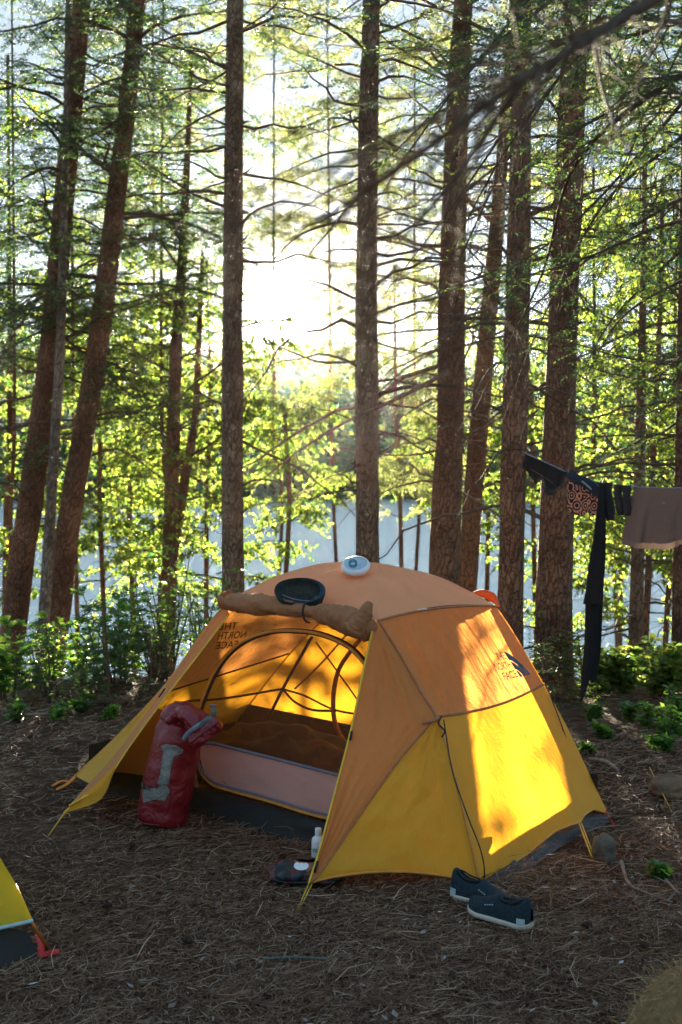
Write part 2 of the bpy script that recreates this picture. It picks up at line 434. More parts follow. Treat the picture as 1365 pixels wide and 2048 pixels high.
# ------------------------------------------------------------ trees
M_bark = m_bark('bark', (.11, .06, .037), (.34, .19, .115), (.17, .16, .11), .4)
M_bark_grey = m_bark('grey_bark', (.14, .09, .058), (.36, .245, .16), (.2, .19, .14), .4)
M_bark_red = m_bark('red_bark', (.12, .055, .03), (.3, .17, .1), (.2, .18, .12), .3)
M_birch = m_bark('pale_bark', (.16, .13, .1), (.36, .31, .25), (.07, .05, .04), .7, .8)
M_twig = m_plain('twig_bark', (.085, .058, .04), .85, .4, 25)
M_twig_dry = m_plain('dry_twig_bark', (.15, .1, .07), .85, .4, 25)
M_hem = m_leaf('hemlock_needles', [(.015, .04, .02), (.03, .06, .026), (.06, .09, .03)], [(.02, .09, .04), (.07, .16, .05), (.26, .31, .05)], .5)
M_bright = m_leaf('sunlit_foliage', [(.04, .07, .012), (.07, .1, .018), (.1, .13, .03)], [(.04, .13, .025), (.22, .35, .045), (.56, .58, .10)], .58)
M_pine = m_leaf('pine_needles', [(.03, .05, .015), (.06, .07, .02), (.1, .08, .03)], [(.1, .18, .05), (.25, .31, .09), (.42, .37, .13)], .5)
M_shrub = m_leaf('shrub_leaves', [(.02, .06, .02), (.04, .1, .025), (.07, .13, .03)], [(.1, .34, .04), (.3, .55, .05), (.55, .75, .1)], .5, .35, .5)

def limb(mw, lv, rs, p0, az, el, L, r0, droop, kind, leafy, sz, twl=1.0):
    """one limb: wood goes to mw, leaves to lv (lists of base, length, half width)"""
    h = np.array((math.cos(az), math.sin(az), 0)); s = np.linspace(0, 1, 8)
    pts = p0 + L * s[:, None] * (h * math.cos(el) + np.array((0, 0, math.sin(el))))
    pts[:, 2] -= droop * L * s ** 2
    wob = np.cumsum(rs.randn(8, 3) * .021 * L, 0); wob[0] = 0; pts = pts + wob
    mw.tube(pts, r0 * (1 - .86 * s), 5, cap=False)
    tg = nrm(np.gradient(pts, axis=0))
    nt_ = max(4, int(L * (12 if kind != 'dead' else 8)))
    for i in range(nt_):
        q = .14 + .84 * (i + rs.rand() * .7) / nt_; k = min(int(q * 7), 6); f = q * 7 - k
        p = pts[k] * (1 - f) + pts[k + 1] * f; d = tg[k]
        side = nrm(np.cross(d, (0, 0, 1))) * (1 if i % 2 else -1)
        dr = nrm(d * rs.uniform(.35, .9) + side * rs.uniform(.5, 1) + np.array((0, 0, rs.uniform(-.55, .3))))
        tl = (.12 + .42 * L * (1 - q) ** .8) * rs.uniform(.5, 1.1) * twl
        if kind == 'dead': tl *= .8
        m1 = p + dr * tl * .5 + rs.randn(3) * .03 * tl; e = p + dr * tl + np.array((0, 0, -.14 * tl)) + rs.randn(3) * .06 * tl
        tr = max(.0016 * sz, r0 * .22 * (1 - q * .6))
        mw.seg(p, m1, tr, tr * .7); mw.seg(m1, e, tr * .7, tr * .3)
        subs = []
        if tl > .16:
            for j in range(int(tl * (16 if kind == 'dead' else 12))):
                g = rs.uniform(.15, .95); b0 = (p + (m1 - p) * g * 2) if g < .5 else (m1 + (e - m1) * (g * 2 - 1))
                sd = nrm(dr * .7 + np.cross(dr, (0, 0, 1)) * rs.choice([-1, 1]) * rs.uniform(.4, .9) + rs.randn(3) * .18)
                ll = tl * rs.uniform(.2, .45) * (1 - .5 * g); b1 = b0 + sd * ll; b1[2] -= ll * .12
                mw.seg(b0, b1, tr * .4, tr * .16); subs.append((b0, b1))
        if leafy > 0 and rs.rand() < leafy and q > (.28 if kind == 'broad' else .12):
            for (b0, b1) in [(p, m1), (m1, e)] + subs:
                dd = b1 - b0; ln = np.linalg.norm(dd); dd = dd / (ln + 1e-9)
                if kind == 'needle':
                    n = max(2, int(ln / (.010 * sz))); u = (np.arange(n) + rs.rand(n)) / n
                    sgn = np.where(np.arange(n) % 2, 1, -1)[:, None]; sd = nrm(np.cross(dd, (0, 0, 1)))
                    a = nrm(dd * .55 + sd * sgn + rs.randn(n, 3) * .25 + np.array((0, 0, -.15))) * (.030 * sz * (rs.uniform(.6, 1.2, n)))[:, None]
                    b = nrm(np.cross(a, rs.randn(n, 3) * .5 + np.array((0, 0, 1)))) * .0052 * sz
                elif kind == 'pine':
                    n = max(3, int(ln / (.007 * sz))); u = .3 + .7 * rs.rand(n)
                    a = nrm(dd * .9 + rs.randn(n, 3) * .6) * (.048 * sz * rs.uniform(.6, 1.2, n))[:, None]
                    b = nrm(np.cross(a, rs.randn(n, 3))) * .0032 * sz
                else:
                    n = max(2, int(ln / (.0085 * sz))); u = rs.rand(n)
                    a = nrm(dd * .4 + rs.randn(n, 3) * .6 + np.array((0, 0, -.45))) * (.030 * sz * rs.uniform(.5, 1.3, n))[:, None]
                    b = nrm(np.cross(a, rs.randn(n, 3))) * (.0095 * sz * rs.uniform(.6, 1.2, n))[:, None]
                c = b0 + dd * (u * ln)[:, None] + rs.randn(n, 3) * .003 * sz
                lv.append((c, a, b))
def finish_leaves(lv):
    mb = MB(); mb.leaves(*[np.concatenate([l[k] for l in lv]) for k in range(3)]); return mb
KMAT = dict(needle=M_hem, bright=M_bright, pine=M_pine)

def trunk_path(spec, d, extra):
    """spec: list of (px, py, width px) bottom to top at distance d; runs from the ground up, EXTRA metres past the last"""
    pts = [P(a, b, d) for a, b, _ in spec]; r = [w_ * px_m(d) / 2 for *_, w_ in spec]
    g = gz(pts[0][0], d) - .12
    if pts[0][2] > g + .25:
        sl_ = (pts[1][:2] - pts[0][:2]) / (pts[1][2] - pts[0][2]); z0 = g
        b = np.array((*(pts[0][:2] + sl_ * (z0 - pts[0][2])), z0)); pts.insert(0, b); r.insert(0, r[0] * 1.12)
    else: pts[0] = np.array((*pts[0][:2], g))
    up = nrm(pts[-1] - pts[-2]); pts.append(pts[-1] + up * extra); r.append(max(.02, r[-1] * (1 - .06 * extra)))
    return np.array(pts), np.array(r)
def make_trunk(pts, r, n=18, knots=True, rs=None):
    H = pts[-1][2] - pts[0][2]; m = int(H / .05) if n > 10 else int(H / .3)
    c = cr(pts, max(m, 6)); zr = np.interp(c[:, 2], pts[:, 2], r)
    zz = c[:, 2] - c[0, 2]; zr = zr * (1 + .35 * np.exp(-zz / .14))
    th = np.arange(n) * 6.283 / n
    q = np.stack([np.cos(th)[None] * 1.6 + 0 * zz[:, None], np.sin(th)[None] * 1.6 + 0 * zz[:, None], zz[:, None] * 2.2 + 0 * th[None]], -1)
    sh = rs.rand() * 40
    rr = zr[:, None] * (1 + .06 * vnoise(q + sh) + .035 * vnoise(q * 3.1 + sh) + np.exp(-zz / .12)[:, None] * .3 * np.sin(th * 5 + sh)[None] * .5)
    mb = MB(); mb.tube(c, rr, n); return mb, c, zr

def tree(name, label, cat, group, d, spec, zones, bark, seed, extra=2.5, sz=None, ntr=18, twigmat=None):
    rs = np.random.RandomState(seed); sz = sz or max(1.0, d / 8.5)
    pts, r = trunk_path(spec, d, extra)
    root = thing(name, pts[0], label, cat, group)
    mb, c, zr = make_trunk(pts, r, ntr, rs=rs); obj('trunk', mb, bark, root)
    mw = MB(); crowns = {}; few = sum(q[2] for q in zones) <= 30
    for (py0, py1, n, kind, L0, L1, leafy, azs) in zones:
        z0, z1 = P(0, py0, d)[2], P(0, py1, d)[2]
        for i in range(n):
            z = z0 + (z1 - z0) * (i + rs.rand()) / n; k = int(np.clip(np.searchsorted(c[:, 2], z), 0, len(c) - 1)); p = c[k]
            if azs is None: az = rs.rand() * 6.283
            else: az = R(rs.uniform(*azs[rs.randint(len(azs))]))
            L = rs.uniform(L0, L1); el = R(rs.normal(8, 16)); L *= rs.uniform(.55, 1.1)
            lk = {'bright': 'broad'}.get(kind, kind)
            lv = crowns.setdefault(kind, []) if kind != 'dead' else None
            st = p + np.array((math.cos(az), math.sin(az), 0)) * zr[k] * .7
            if few: mw = MB()
            limb(mw, lv, rs, st, az, el, L, min(zr[k] * .25, .004 + .009 * L), rs.uniform(-.15, .6), lk, leafy if lv is not None else 0, sz)
            if few: obj('limb', mw, twigmat or M_twig, root)
    if ntr > 10:
        for i in range(16):
            k = rs.randint(8, len(c) - 2); az = rs.rand() * 6.283; el = R(rs.uniform(-15, 35)); L = rs.uniform(.03, .13)
            h3 = np.array((math.cos(az) * math.cos(el), math.sin(az) * math.cos(el), math.sin(el))); st = c[k] + h3 * zr[k] * .8
            q_ = MB() if few else mw; q_.tube([st, st + h3 * (zr[k] * .3 + L * .5), st + h3 * (zr[k] * .3 + L) + rs.randn(3) * .01], [.011, .007, .003], 6)
            if few: obj('stub', q_, twigmat or M_twig, root)
    if few: pass
    elif mw.segs or mw.V: obj('limbs', mw, twigmat or M_twig, root)
    for kind, lv in crowns.items():
        if lv: obj('crown', finish_leaves(lv), KMAT[kind], root, smooth=False)
    return root
SIDE = [(-25, 40), (140, 205)]; LEFT = [(135, 225)]; RIGHT = [(-45, 45)]; FRONT = [(180, 360)]
BACK = [(0, 180)]
TR = 'tall trunks round the camp'
tree('conifer_tree', 'thick brown leaning trunk at the left edge, the first of the pair leaning right', 'tree', TR, 12.0,
     [(30, 1230, 52), (58, 1020, 50), (80, 860, 48), (108, 640, 46), (125, 430, 40), (148, 200, 37), (163, 0, 35)],
     [(1080, 750, 13, 'needle', .5, 1.6, .85, None), (750, -250, 66, 'needle', .6, 2.0, .9, None), (900, 100, 12, 'dead', .6, 1.5, 0, SIDE)], M_bark, 1)
tree('birch_tree', 'slender pale trunk squeezed between the two leaning brown trunks', 'tree', TR, 11.4,
     [(88, 1235, 23), (102, 1010, 22), (120, 700, 19), (128, 420, 16), (133, 200, 12), (136, 0, 9)],
     [(900, 200, 7, 'dead', .2, .7, 0, None), (400, -150, 8, 'needle', .3, .8, .8, None)], M_birch, 2)
tree('conifer_tree', 'leaning brown trunk second from the left, its upper half hung with dark sprays', 'tree', TR, 11.8,
     [(117, 1225, 48), (140, 1030, 46), (165, 880, 44), (203, 640, 42), (232, 400, 38), (256, 200, 34), (276, 0, 32)],
     [(1080, 760, 12, 'needle', .5, 1.5, .85, None), (760, -250, 62, 'needle', .6, 2.0, .9, None), (1000, 100, 13, 'dead', .6, 1.5, 0, SIDE)], M_bark, 3)
tree('conifer_tree', 'thin dark trunk forking low down, left of the straight grey trunk', 'tree', TR, 13.0,
     [(338, 1170, 33), (342, 1050, 30), (346, 880, 28), (353, 690, 24), (366, 500, 18), (374, 330, 13), (380, 180, 8)],
     [(1150, 650, 38, 'bright', .5, 1.5, .8, None), (650, 250, 44, 'needle', .4, 1.4, .85, None), (1000, 400, 14, 'dead', .6, 1.6, 0, None)], M_bark, 4, .3)
tree('conifer_tree', 'second stem of the low fork, bending right toward the straight grey trunk', 'tree', TR, 13.2,
     [(345, 1120, 20), (364, 1000, 20), (374, 930, 18), (390, 840, 15), (397, 700, 12), (403, 560, 7)],
     [(1000, 560, 14, 'bright', .4, 1.1, .7, None), (900, 600, 6, 'dead', .5, 1.2, 0, None)], M_bark, 5, .3)
tree('conifer_tree', 'straight grey trunk just left of the low sun, bare to well above the tent', 'tree', TR, 9.6,
     [(467, 1190, 46), (465, 1000, 44), (465, 800, 43), (466, 600, 41), (467, 400, 38), (469, 200, 35), (471, 0, 33)],
     [(1000, 450, 9, 'dead', .5, 1.4, 0, SIDE), (450, -200, 20, 'dead', .5, 1.8, 0, SIDE), (420, -200, 13, 'needle', .5, 1.3, .6, LEFT)], M_bark_grey, 6)
tree('conifer_tree', 'straight grey trunk rising behind the tent roof peak', 'tree', TR, 9.4,
     [(736, 1130, 48), (735, 950, 46), (734, 750, 45), (734, 550, 43), (736, 350, 41), (739, 180, 38), (743, 0, 34)],
     [(1000, 420, 24, 'dead', .5, 1.7, 0, SIDE), (520, -150, 24, 'dead', .5, 1.6, 0, SIDE), (520, -200, 15, 'needle', .3, 1.3, .8, None)], M_bark_grey, 7)
tree('conifer_tree', 'stout dark trunk with broken dead limbs, third trunk from the sun going right', 'tree', TR, 9.8,
     [(889, 1180, 66), (893, 1000, 60), (903, 800, 54), (903, 600, 54), (910, 400, 49), (918, 150, 42), (927, 0, 36)],
     [(1000, 350, 38, 'dead', .5, 2.0, 0, None), (450, -150, 26, 'dead', .5, 1.6, 0, SIDE), (300, -200, 16, 'pine', .5, 1.4, .6, None)], M_bark, 8, twigmat=M_twig_dry)
tree('pine_tree', 'reddish trunk leaning right behind the stout dark trunk', 'tree', TR, 11.5,
     [(936, 1180, 38), (946, 1000, 38), (962, 820, 37), (976, 650, 36), (992, 480, 30), (1006, 300, 24), (1018, 120, 16), (1026, 0, 12)],
     [(900, 300, 22, 'dead', .4, 1.4, 0, None), (420, -100, 16, 'pine', .4, 1.2, .7, None)], M_bark_red, 9, twigmat=M_twig_dry)
TG = tree('conifer_tree', 'dark scaly trunk that the clothes line is tied to', 'tree', TR, 7.7,
     [(1018, 1330, 58), (1024, 1100, 51), (1029, 900, 51), (1034, 700, 50), (1038, 500, 47), (1041, 300, 42), (1044, 120, 36), (1046, 0, 32)],
     [(900, 300, 18, 'dead', .3, 1.1, 0, None), (700, -100, 22, 'needle', .3, 1.0, .8, None)], M_bark, 10, sz=.7)
tree('conifer_tree', 'broadest trunk, dark and cracked, behind the shorts on the line', 'tree', TR, 8.1,
     [(1104, 1400, 84), (1110, 1200, 74), (1115, 1000, 66), (1122, 800, 62), (1128, 600, 60), (1137, 400, 57), (1145, 200, 54), (1153, 0, 48)],
     [(1050, 300, 16, 'dead', .4, 1.4, 0, RIGHT + LEFT), (650, -150, 32, 'needle', .3, 1.3, .85, None), (1330, 1240, 5, 'needle', .25, .6, .9, FRONT)], M_bark, 11, sz=.7)
tree('conifer_tree', 'thin mossy trunk seen below the towel on the line', 'tree', TR, 10.2,
     [(1271, 1335, 31), (1274, 1200, 29), (1279, 1000, 24), (1282, 820, 20), (1287, 600, 14), (1290, 350, 10)],
     [(1300, 850, 22, 'dead', .4, 1.3, 0, None), (1150, 250, 58, 'bright', .4, 1.3, .85, None)], M_bark_grey, 12, .4)
tree('conifer_tree', 'thin dark stem beside the mossy trunk, right of it above the towel', 'tree', TR, 11.2,
     [(1290, 1300, 15), (1300, 1100, 14), (1308, 900, 13), (1318, 700, 11), (1325, 450, 8)],
     [(1250, 500, 12, 'dead', .4, 1.1, 0, None), (1100, 300, 34, 'bright', .4, 1.2, .8, None)], M_bark, 13, .4)
tree('conifer_tree', 'dark trunk cut by the right edge of the view beyond the towel', 'tree', TR, 8.6,
     [(1358, 1385, 34), (1362, 1200, 34), (1366, 1000, 33), (1370, 700, 30), (1376, 300, 26), (1380, 0, 22)],
     [(1100, 0, 18, 'dead', .4, 1.3, 0, LEFT), (1000, -50, 30, 'needle', .4, 1.4, .8, LEFT + BACK)], M_bark, 14, sz=.75)

# trees farther back on the bank, lit through by the sun
BG = 'slender trees on the lake bank'
bgs = [ # px, d, width, foliage bottom py, top py, limbs, kind, label
 (15, 15.5, 18, 1220, 150, 80, 'bright', 'bright leafy bank tree at the very left edge of the view'),
 (205, 16, 13, 1190, 500, 70, 'bright', 'bank tree glowing green between the second leaning trunk and the fork'),
 (262, 18.5, 14, 1180, 620, 60, 'bright', 'narrow bank tree behind the gap left of the thin forking trunk'),
 (418, 15.5, 12, 1170, 560, 58, 'bright', 'bank tree filling the gap between the fork and the straight grey trunk'),
 (575, 15.2, 13, 1110, 740, 80, 'bright', 'lush green bank tree midway between the two straight grey trunks'),
 (560, 22, 10, 480, -60, 34, 'pine', 'airy tall pine whose tufts fleck the sky above the sun'),
 (668, 20, 10, 560, -60, 34, 'pine', 'airy tall pine touching the trunk behind the roof peak'),
 (800, 17, 12, 1040, 560, 44, 'pine', 'pale golden bank tree right of the trunk behind the roof peak'),
 (838, 21, 10, 620, -60, 34, 'pine', 'airy pine high between the roof peak trunk and the stout dark trunk'),
 (975, 17.5, 12, 1160, 700, 26, 'bright', 'bank tree showing between the reddish trunk and the line trunk'),
 (1068, 16, 13, 1290, 640, 36, 'bright', 'bank tree in the narrow gap left of the broadest trunk'),
 (1185, 14.5, 15, 1240, 380, 76, 'bright', 'dense bank tree just right of the broadest trunk behind the socks'),
 (1240, 17, 13, 1240, 420, 62, 'bright', 'bank tree behind the space between socks and towel'),
 (1345, 14.5, 15, 1290, 430, 84, 'bright', 'dense bank tree at the right edge above the towel'),
 (315, 21, 10, 620, -60, 40, 'pine', 'faint tall pine in the sky left of the thin forking trunk'),
 (150, 15, 12, 640, -60, 40, 'needle', 'dark hemlock filling the gap between the two leaning trunks'),
 (330, 14.5, 12, 640, -40, 34, 'needle', 'dark hemlock crown high between the second leaning trunk and the straight grey trunk'),
 (25, 14.2, 12, 900, -60, 42, 'needle', 'dense dark hemlock at the upper left corner of the view'),
 (1230, 20, 11, 520, -60, 44, 'pine', 'airy pine high in the sky above the clothes line'),
]
SHORT = {4: 1.25}
for i, (px, d, wd, pb, pt, nl, kind, lab) in enumerate(bgs):
    rs = np.random.RandomState(100 + i); ln = rs.uniform(-14, 14)
    spec = [(px + rs.uniform(-8, 8), 1180, wd * .8), (px + rs.uniform(-6, 6), 1000, wd * .72), (px + ln * .5 + rs.uniform(-6, 6), 800, wd * .6), (px + ln, pt + 60, wd * .3)]
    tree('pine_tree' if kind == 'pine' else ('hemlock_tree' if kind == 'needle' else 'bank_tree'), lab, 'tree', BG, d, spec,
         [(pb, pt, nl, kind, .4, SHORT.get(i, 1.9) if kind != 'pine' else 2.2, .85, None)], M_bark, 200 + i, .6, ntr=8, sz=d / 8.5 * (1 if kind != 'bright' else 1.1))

# ------------------------------------------------------------ big spruce outside the frame on the right whose limbs reach over the camp
rs = np.random.RandomState(77)
sp = thing('spruce_tree', (1.75, 2.1, 0), 'blurred bare limb and green sprays of a spruce reaching in from the top right', 'tree')
mb, c, zr = make_trunk(np.array([(1.75, 2.1, -.1), (1.73, 2.12, 1.5), (1.7, 2.15, 3.5), (1.68, 2.2, 6)]), np.array([.17, .15, .12, .07]), 18, rs=rs)
obj('trunk', mb, M_bark, sp)
mw = MB(); lv = []
def bough(ctrl, r0, r1, ntw, leafy, tw=.3, sz=.55, kind='needle', dn=.0):
    pts = cP(ctrl, 22); s = np.linspace(0, 1, 22)
    mw.tube(pts, r0 + (r1 - r0) * s, 7, cap=True)
    for i in range(ntw):
        k = rs.randint(2, 21); p = pts[k]; d = nrm(pts[k] - pts[k - 1]); sd = nrm(np.cross(d, rs.randn(3)))
        dr = nrm(d * .9 + sd * .6 + np.array((0, 0, -dn))); L = tw * rs.uniform(.4, 1.2)
        limb(mw, lv, rs, p, math.atan2(dr[1], dr[0]), math.asin(np.clip(dr[2], -1, 1)), L, (r0 + (r1 - r0) * s[k]) * .35, .3, kind if leafy else 'dead', leafy, sz)
# thick dark blurred limb from the top right corner
bough([(1440, -80, 1.55), (1210, 60, 1.5), (1120, 115, 1.45), (1000, 190, 1.42), (850, 300, 1.42), (740, 375, 1.45), (640, 440, 1.5), (530, 485, 1.55)], .0095, .0008, 60, 0, .26, .5)
bough([(1190, 80, 1.95), (1210, 190, 1.9), (1250, 290, 1.85), (1290, 350, 1.85)], .004, .001, 5, 0, .08, .5)
bough([(1040, 170, 1.85), (950, 300, 1.9), (900, 370, 1.9), (830, 450, 1.95), (760, 520, 2.0)], .005, .001, 6, 0, .14, .5)
bough([(1500, -120, 3.2), (1250, 20, 3.7), (1060, 230, 4.2), (940, 430, 4.6), (850, 640, 4.9)], .009, .001, 22, 0, .5, .7, dn=.5)
bough([(1500, 180, 3.4), (1330, 300, 3.9), (1200, 420, 4.3), (1080, 650, 4.7), (1000, 860, 5.0)], .008, .001, 20, 0, .5, .7, dn=.5)
bough([(1480, 400, 3.6), (1300, 560, 4.2), (1210, 660, 4.5), (1140, 800, 4.8)], .007, .001, 14, 0, .35, .7, dn=.5)
bough([(1300, -160, 3.6), (1130, -20, 4.0), (960, 120, 4.4), (800, 330, 4.8), (720, 470, 5.0)], .008, .001, 22, 0, .45, .7, dn=.5)
bough([(1400, -260, 3.9), (1180, 60, 4.3), (1010, 330, 4.7), (900, 560, 5.0), (820, 700, 5.2)], .008, .001, 26, 0, .42, .6, dn=.7)
bough([(1260, -260, 4.1), (1040, 20, 4.6), (880, 210, 5.0), (760, 330, 5.3), (640, 420, 5.5)], .008, .001, 26, 0, .42, .6, dn=.7)
bough([(1500, 40, 3.6), (1260, 330, 4.3), (1120, 470, 4.7), (960, 590, 5.0), (860, 760, 5.2)], .008, .001, 24, 0, .42, .6, dn=.7)
# sharper ones farther off, round the tree distance of the tent
bough([(1500, 100, 3.0), (1330, 170, 3.6), (1150, 330, 4.1), (1080, 560, 4.5), (950, 820, 4.9)], .012, .0012, 26, 0, .55, .8, dn=.4)
bough([(1480, 20, 3.0), (1300, 60, 3.8), (1100, 150, 4.4), (900, 420, 5.0), (760, 600, 5.2)], .012, .0012, 26, 0, .6, .8, dn=.4)
bough([(1480, 330, 3.2), (1320, 420, 4.0), (1200, 500, 4.6), (1060, 620, 5.0), (960, 740, 5.2)], .010, .0012, 22, .0, .5, .8, dn=.4)
bough([(1500, 520, 3.0), (1365, 560, 3.7), (1240, 640, 4.2), (1170, 760, 4.6)], .008, .0015, 9, .0, .35, .8)
bough([(1480, 60, 3.0), (1250, 40, 3.7), (1120, 90, 4.0), (980, 130, 4.3), (880, 120, 4.5)], .010, .002, 60, 1.0, .5, .6)
bough([(1480, 200, 3.0), (1300, 190, 3.7), (1190, 240, 4.0), (1090, 300, 4.2)], .009, .002, 30, 1.0, .38, .6)
bough([(1480, 420, 3.0), (1330, 450, 3.7), (1160, 520, 4.1), (1020, 560, 4.4)], .009, .002, 32, 1.0, .38, .6)
bough([(1480, 640, 3.0), (1365, 720, 3.6), (1250, 715, 4.0), (1130, 680, 4.3)], .007, .002, 20, 1.0, .26, .6)
bough([(1480, 250, 3.1), (1365, 330, 3.8), (1300, 420, 4.2), (1270, 520, 4.3)], .007, .002, 20, 1.0, .34, .6)
obj('limbs', mw, M_twig, sp); obj('crown', finish_leaves(lv), M_hem, sp, smooth=False)

# long dead branch hanging from the stout trunk down to the left
db = thing('dead_branch', P(880, 760, 9.3), 'long bare dead branch slanting down left past the trunk behind the roof peak', 'branch')
mw = MB(); lv = []
pts = cP([(895, 745, 9.5), (800, 795, 9.0), (700, 840, 8.8), (600, 900, 8.8), (530, 955, 8.9), (480, 985, 9.0)], 24)
mw.tube(pts, np.linspace(.02, .003, 24), 6)
for i in range(16):
    k = rs.randint(3, 23); limb(mw, lv, rs, pts[k], R(rs.uniform(150, 300)), R(rs.uniform(-60, 10)), rs.uniform(.15, .5), .005, .5, 'dead', 0, 1)
obj('wood', mw, M_twig_dry, db)

# ------------------------------------------------------------ undergrowth
def shrub(name, label, cat, group, x, y, h, n, kind, sz, seed, spread=.45, mat=None):
    rs = np.random.RandomState(seed); z = gz(x, y) - .02
    root = thing(name, (x, y, z), label, cat, group); mw = MB(); lv = []
    for i in range(n):
        az = rs.rand() * 6.283; L = h * rs.uniform(.5, 1.05); sp_ = spread * rs.uniform(.2, 1)
        p0 = np.array((x + rs.randn() * .05 * h, y + rs.randn() * .05 * h, z))
        top = p0 + np.array((math.cos(az) * sp_ * L, math.sin(az) * sp_ * L, L)); md = (p0 + top) / 2 + rs.randn(3) * .04 * L
        pts = cr([p0, md, top], 7); mw.tube(pts, np.linspace(.006, .0015, 7) * (.6 + h), 5)
        for k in range(2, 7):
            for j in range(3 if kind == 'leaf' else 2):
                a2 = rs.rand() * 6.283; ll = L * rs.uniform(.12, .34) * (1.15 - k / 8)
                e = pts[k] + np.array((math.cos(a2) * ll, math.sin(a2) * ll, ll * rs.uniform(-.1, .5))); mw.seg(pts[k], e, .002, .0008)
                m = int(rs.randint(4, 9)); u = rs.uniform(.3, 1.05, m); c = pts[k] + (e - pts[k]) * u[:, None]
                an = rs.rand(m) * 6.283
                a = nrm(np.c_[np.cos(an), np.sin(an), rs.uniform(-.6, .35, m)] + (e - pts[k]) / (ll + 1e-6) * .5) * (sz * rs.uniform(.5, 1.2, m))[:, None]
                b = nrm(np.cross(a, rs.randn(m, 3) * .5 + np.array((0, 0, 1)))) * (sz * .27 * rs.uniform(.7, 1.2, m))[:, None]
                lv.append((c, a, b))
    obj('stems', mw, M_twig, root); obj('leaves', finish_leaves(lv), mat or M_shrub, root, smooth=False); return root
def sapling(label, x, y, h, seed, mat=None, sz=.8):
    rs = np.random.RandomState(seed); z = gz(x, y) - .03
    root = thing('fir_sapling', (x, y, z), label, 'sapling', 'young firs at the camp edge'); mw = MB(); lv = []
    top = np.array((x + rs.randn() * .03, y, z + h)); pts = cr([(x, y, z), ((x + top[0]) / 2 + .01, y, z + h / 2), top], 8)
    tr = MB(); tr.tube(pts, np.linspace(.011 * h ** .5, .002, 8), 6); obj('trunk', tr, M_twig, root)
    n = int(26 * h + 10)
    for i in range(n):
        s = .1 + .88 * i / n; p = pts[0] + (top - pts[0]) * s
        limb(mw, lv, rs, p, rs.rand() * 6.283, R(rs.uniform(-5, 25)), h * (.42 * (1 - s) + .08) * rs.uniform(.7, 1.1), .003, .15, 'needle', 1, sz)
    obj('limbs', mw, M_twig, root); obj('crown', finish_leaves(lv), mat or M_hem, root, smooth=False); return root
UG = 'leafy shrubs along the edge of the camp floor'
bush = [ # px, base py, height, stems, leaf size, label
 (20, 1420, .5, 7, .075, 'broad leaved dark shrub at the left edge below the first leaning trunk'),
 (75, 1390, .55, 7, .06, 'tall leafy shrub in front of the pale slender trunk'),
 (130, 1400, .45, 6, .055, 'leafy shrub in front of the second leaning trunk'),
 (190, 1395, .5, 6, .045, 'fine leaved shrub just right of the second leaning trunk'),
 (232, 1385, .66, 9, .07, 'thin shrub topped by a bright yellow green leaf beside the sapling'),
 (285, 1390, .6, 11, .04, 'fine twiggy shrub left of the tent, below the forking trunk'),
 (335, 1370, .85, 14, .035, 'tall airy shrub with tiny leaves rising beside the tent flap'),
 (395, 1350, .75, 12, .035, 'airy shrub half hidden behind the tent flap'),
 (1140, 1345, .3, 7, .06, 'low shrub at the foot of the broadest trunk'),
 (1190, 1375, .32, 8, .07, 'bright shrub right of the hanging dark cloth'),
 (1235, 1380, .32, 8, .075, 'sunlit yellow green shrub below the towel'),
 (1285, 1385, .3, 8, .075, 'sunlit shrub in front of the thin mossy trunk'),
 (1330, 1400, .32, 8, .08, 'sunlit shrub left of the trunk on the right edge'),
 (1362, 1440, .35, 9, .09, 'shrub with long pointed leaves at the right edge'),
]
for i, (px, py, h, n, s, lab) in enumerate(bush):
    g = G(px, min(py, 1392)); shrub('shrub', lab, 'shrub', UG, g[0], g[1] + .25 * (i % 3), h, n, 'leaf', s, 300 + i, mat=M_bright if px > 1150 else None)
LP = 'small leafy plants on the camp floor'
plants = [
 (35, 1440, .12, 'tiny bright plant on the floor at far left'), (118, 1438, .1, 'low plant in front of the shrubs, second from the left edge'),
 (165, 1420, .14, 'cluster of low leaves under the tall sapling'), (215, 1432, .1, 'low green leaves left of the tent by the log'),
 (1190, 1432, .1, 'single green plant right of the tent near the dark cloth'), (1215, 1472, .08, 'round leaf seedling on the bare floor right of the tent'),
 (1178, 1505, .06, 'tiny seedling close to the right side of the tent'), (1260, 1430, .14, 'yellow green plant behind the sunlit floor patch'),
 (1300, 1455, .16, 'grassy plant on the sunlit floor at right'), (1340, 1475, .17, 'leafy plant at the right edge on the sunlit floor'),
 (1325, 1500, .1, 'sprig lying by the sunlit patch at right'), (1355, 1430, .2, 'pointed leaf plant beside the right edge trunk'),
]
for i, (px, py, h, lab) in enumerate(plants):
    g = G(px, py); shrub('leafy_plant', lab, 'plant', LP, g[0], g[1], h, 3, 'leaf', .05, 340 + i, .8)
g = G(1322, 1755); shrub('leafy_plant', 'bright yellow green seedling beside the twig at the lower right', 'plant', LP, g[0], g[1], .07, 2, 'leaf', .05, 360, .6)
sapling('thin dark fir sapling standing before the shrubs left of the tent', *G(218, 1408)[:2], .75, 400, sz=.9)
sapling('small fir sapling at the left, among broad leaves', *G(100, 1395)[:2], .6, 401, sz=.9)
sapling('short bushy fir sapling between tent and the forking trunk', *G(300, 1392)[:2], .5, 402, sz=.9)
sapling('dark fir sapling in front of the broadest trunk', *G(1088, 1430)[:2], .52, 403, sz=.9)
sapling('young fir behind the hanging dark cloth', *G(1165, 1392)[:2], .5, 404, M_bright, sz=1)

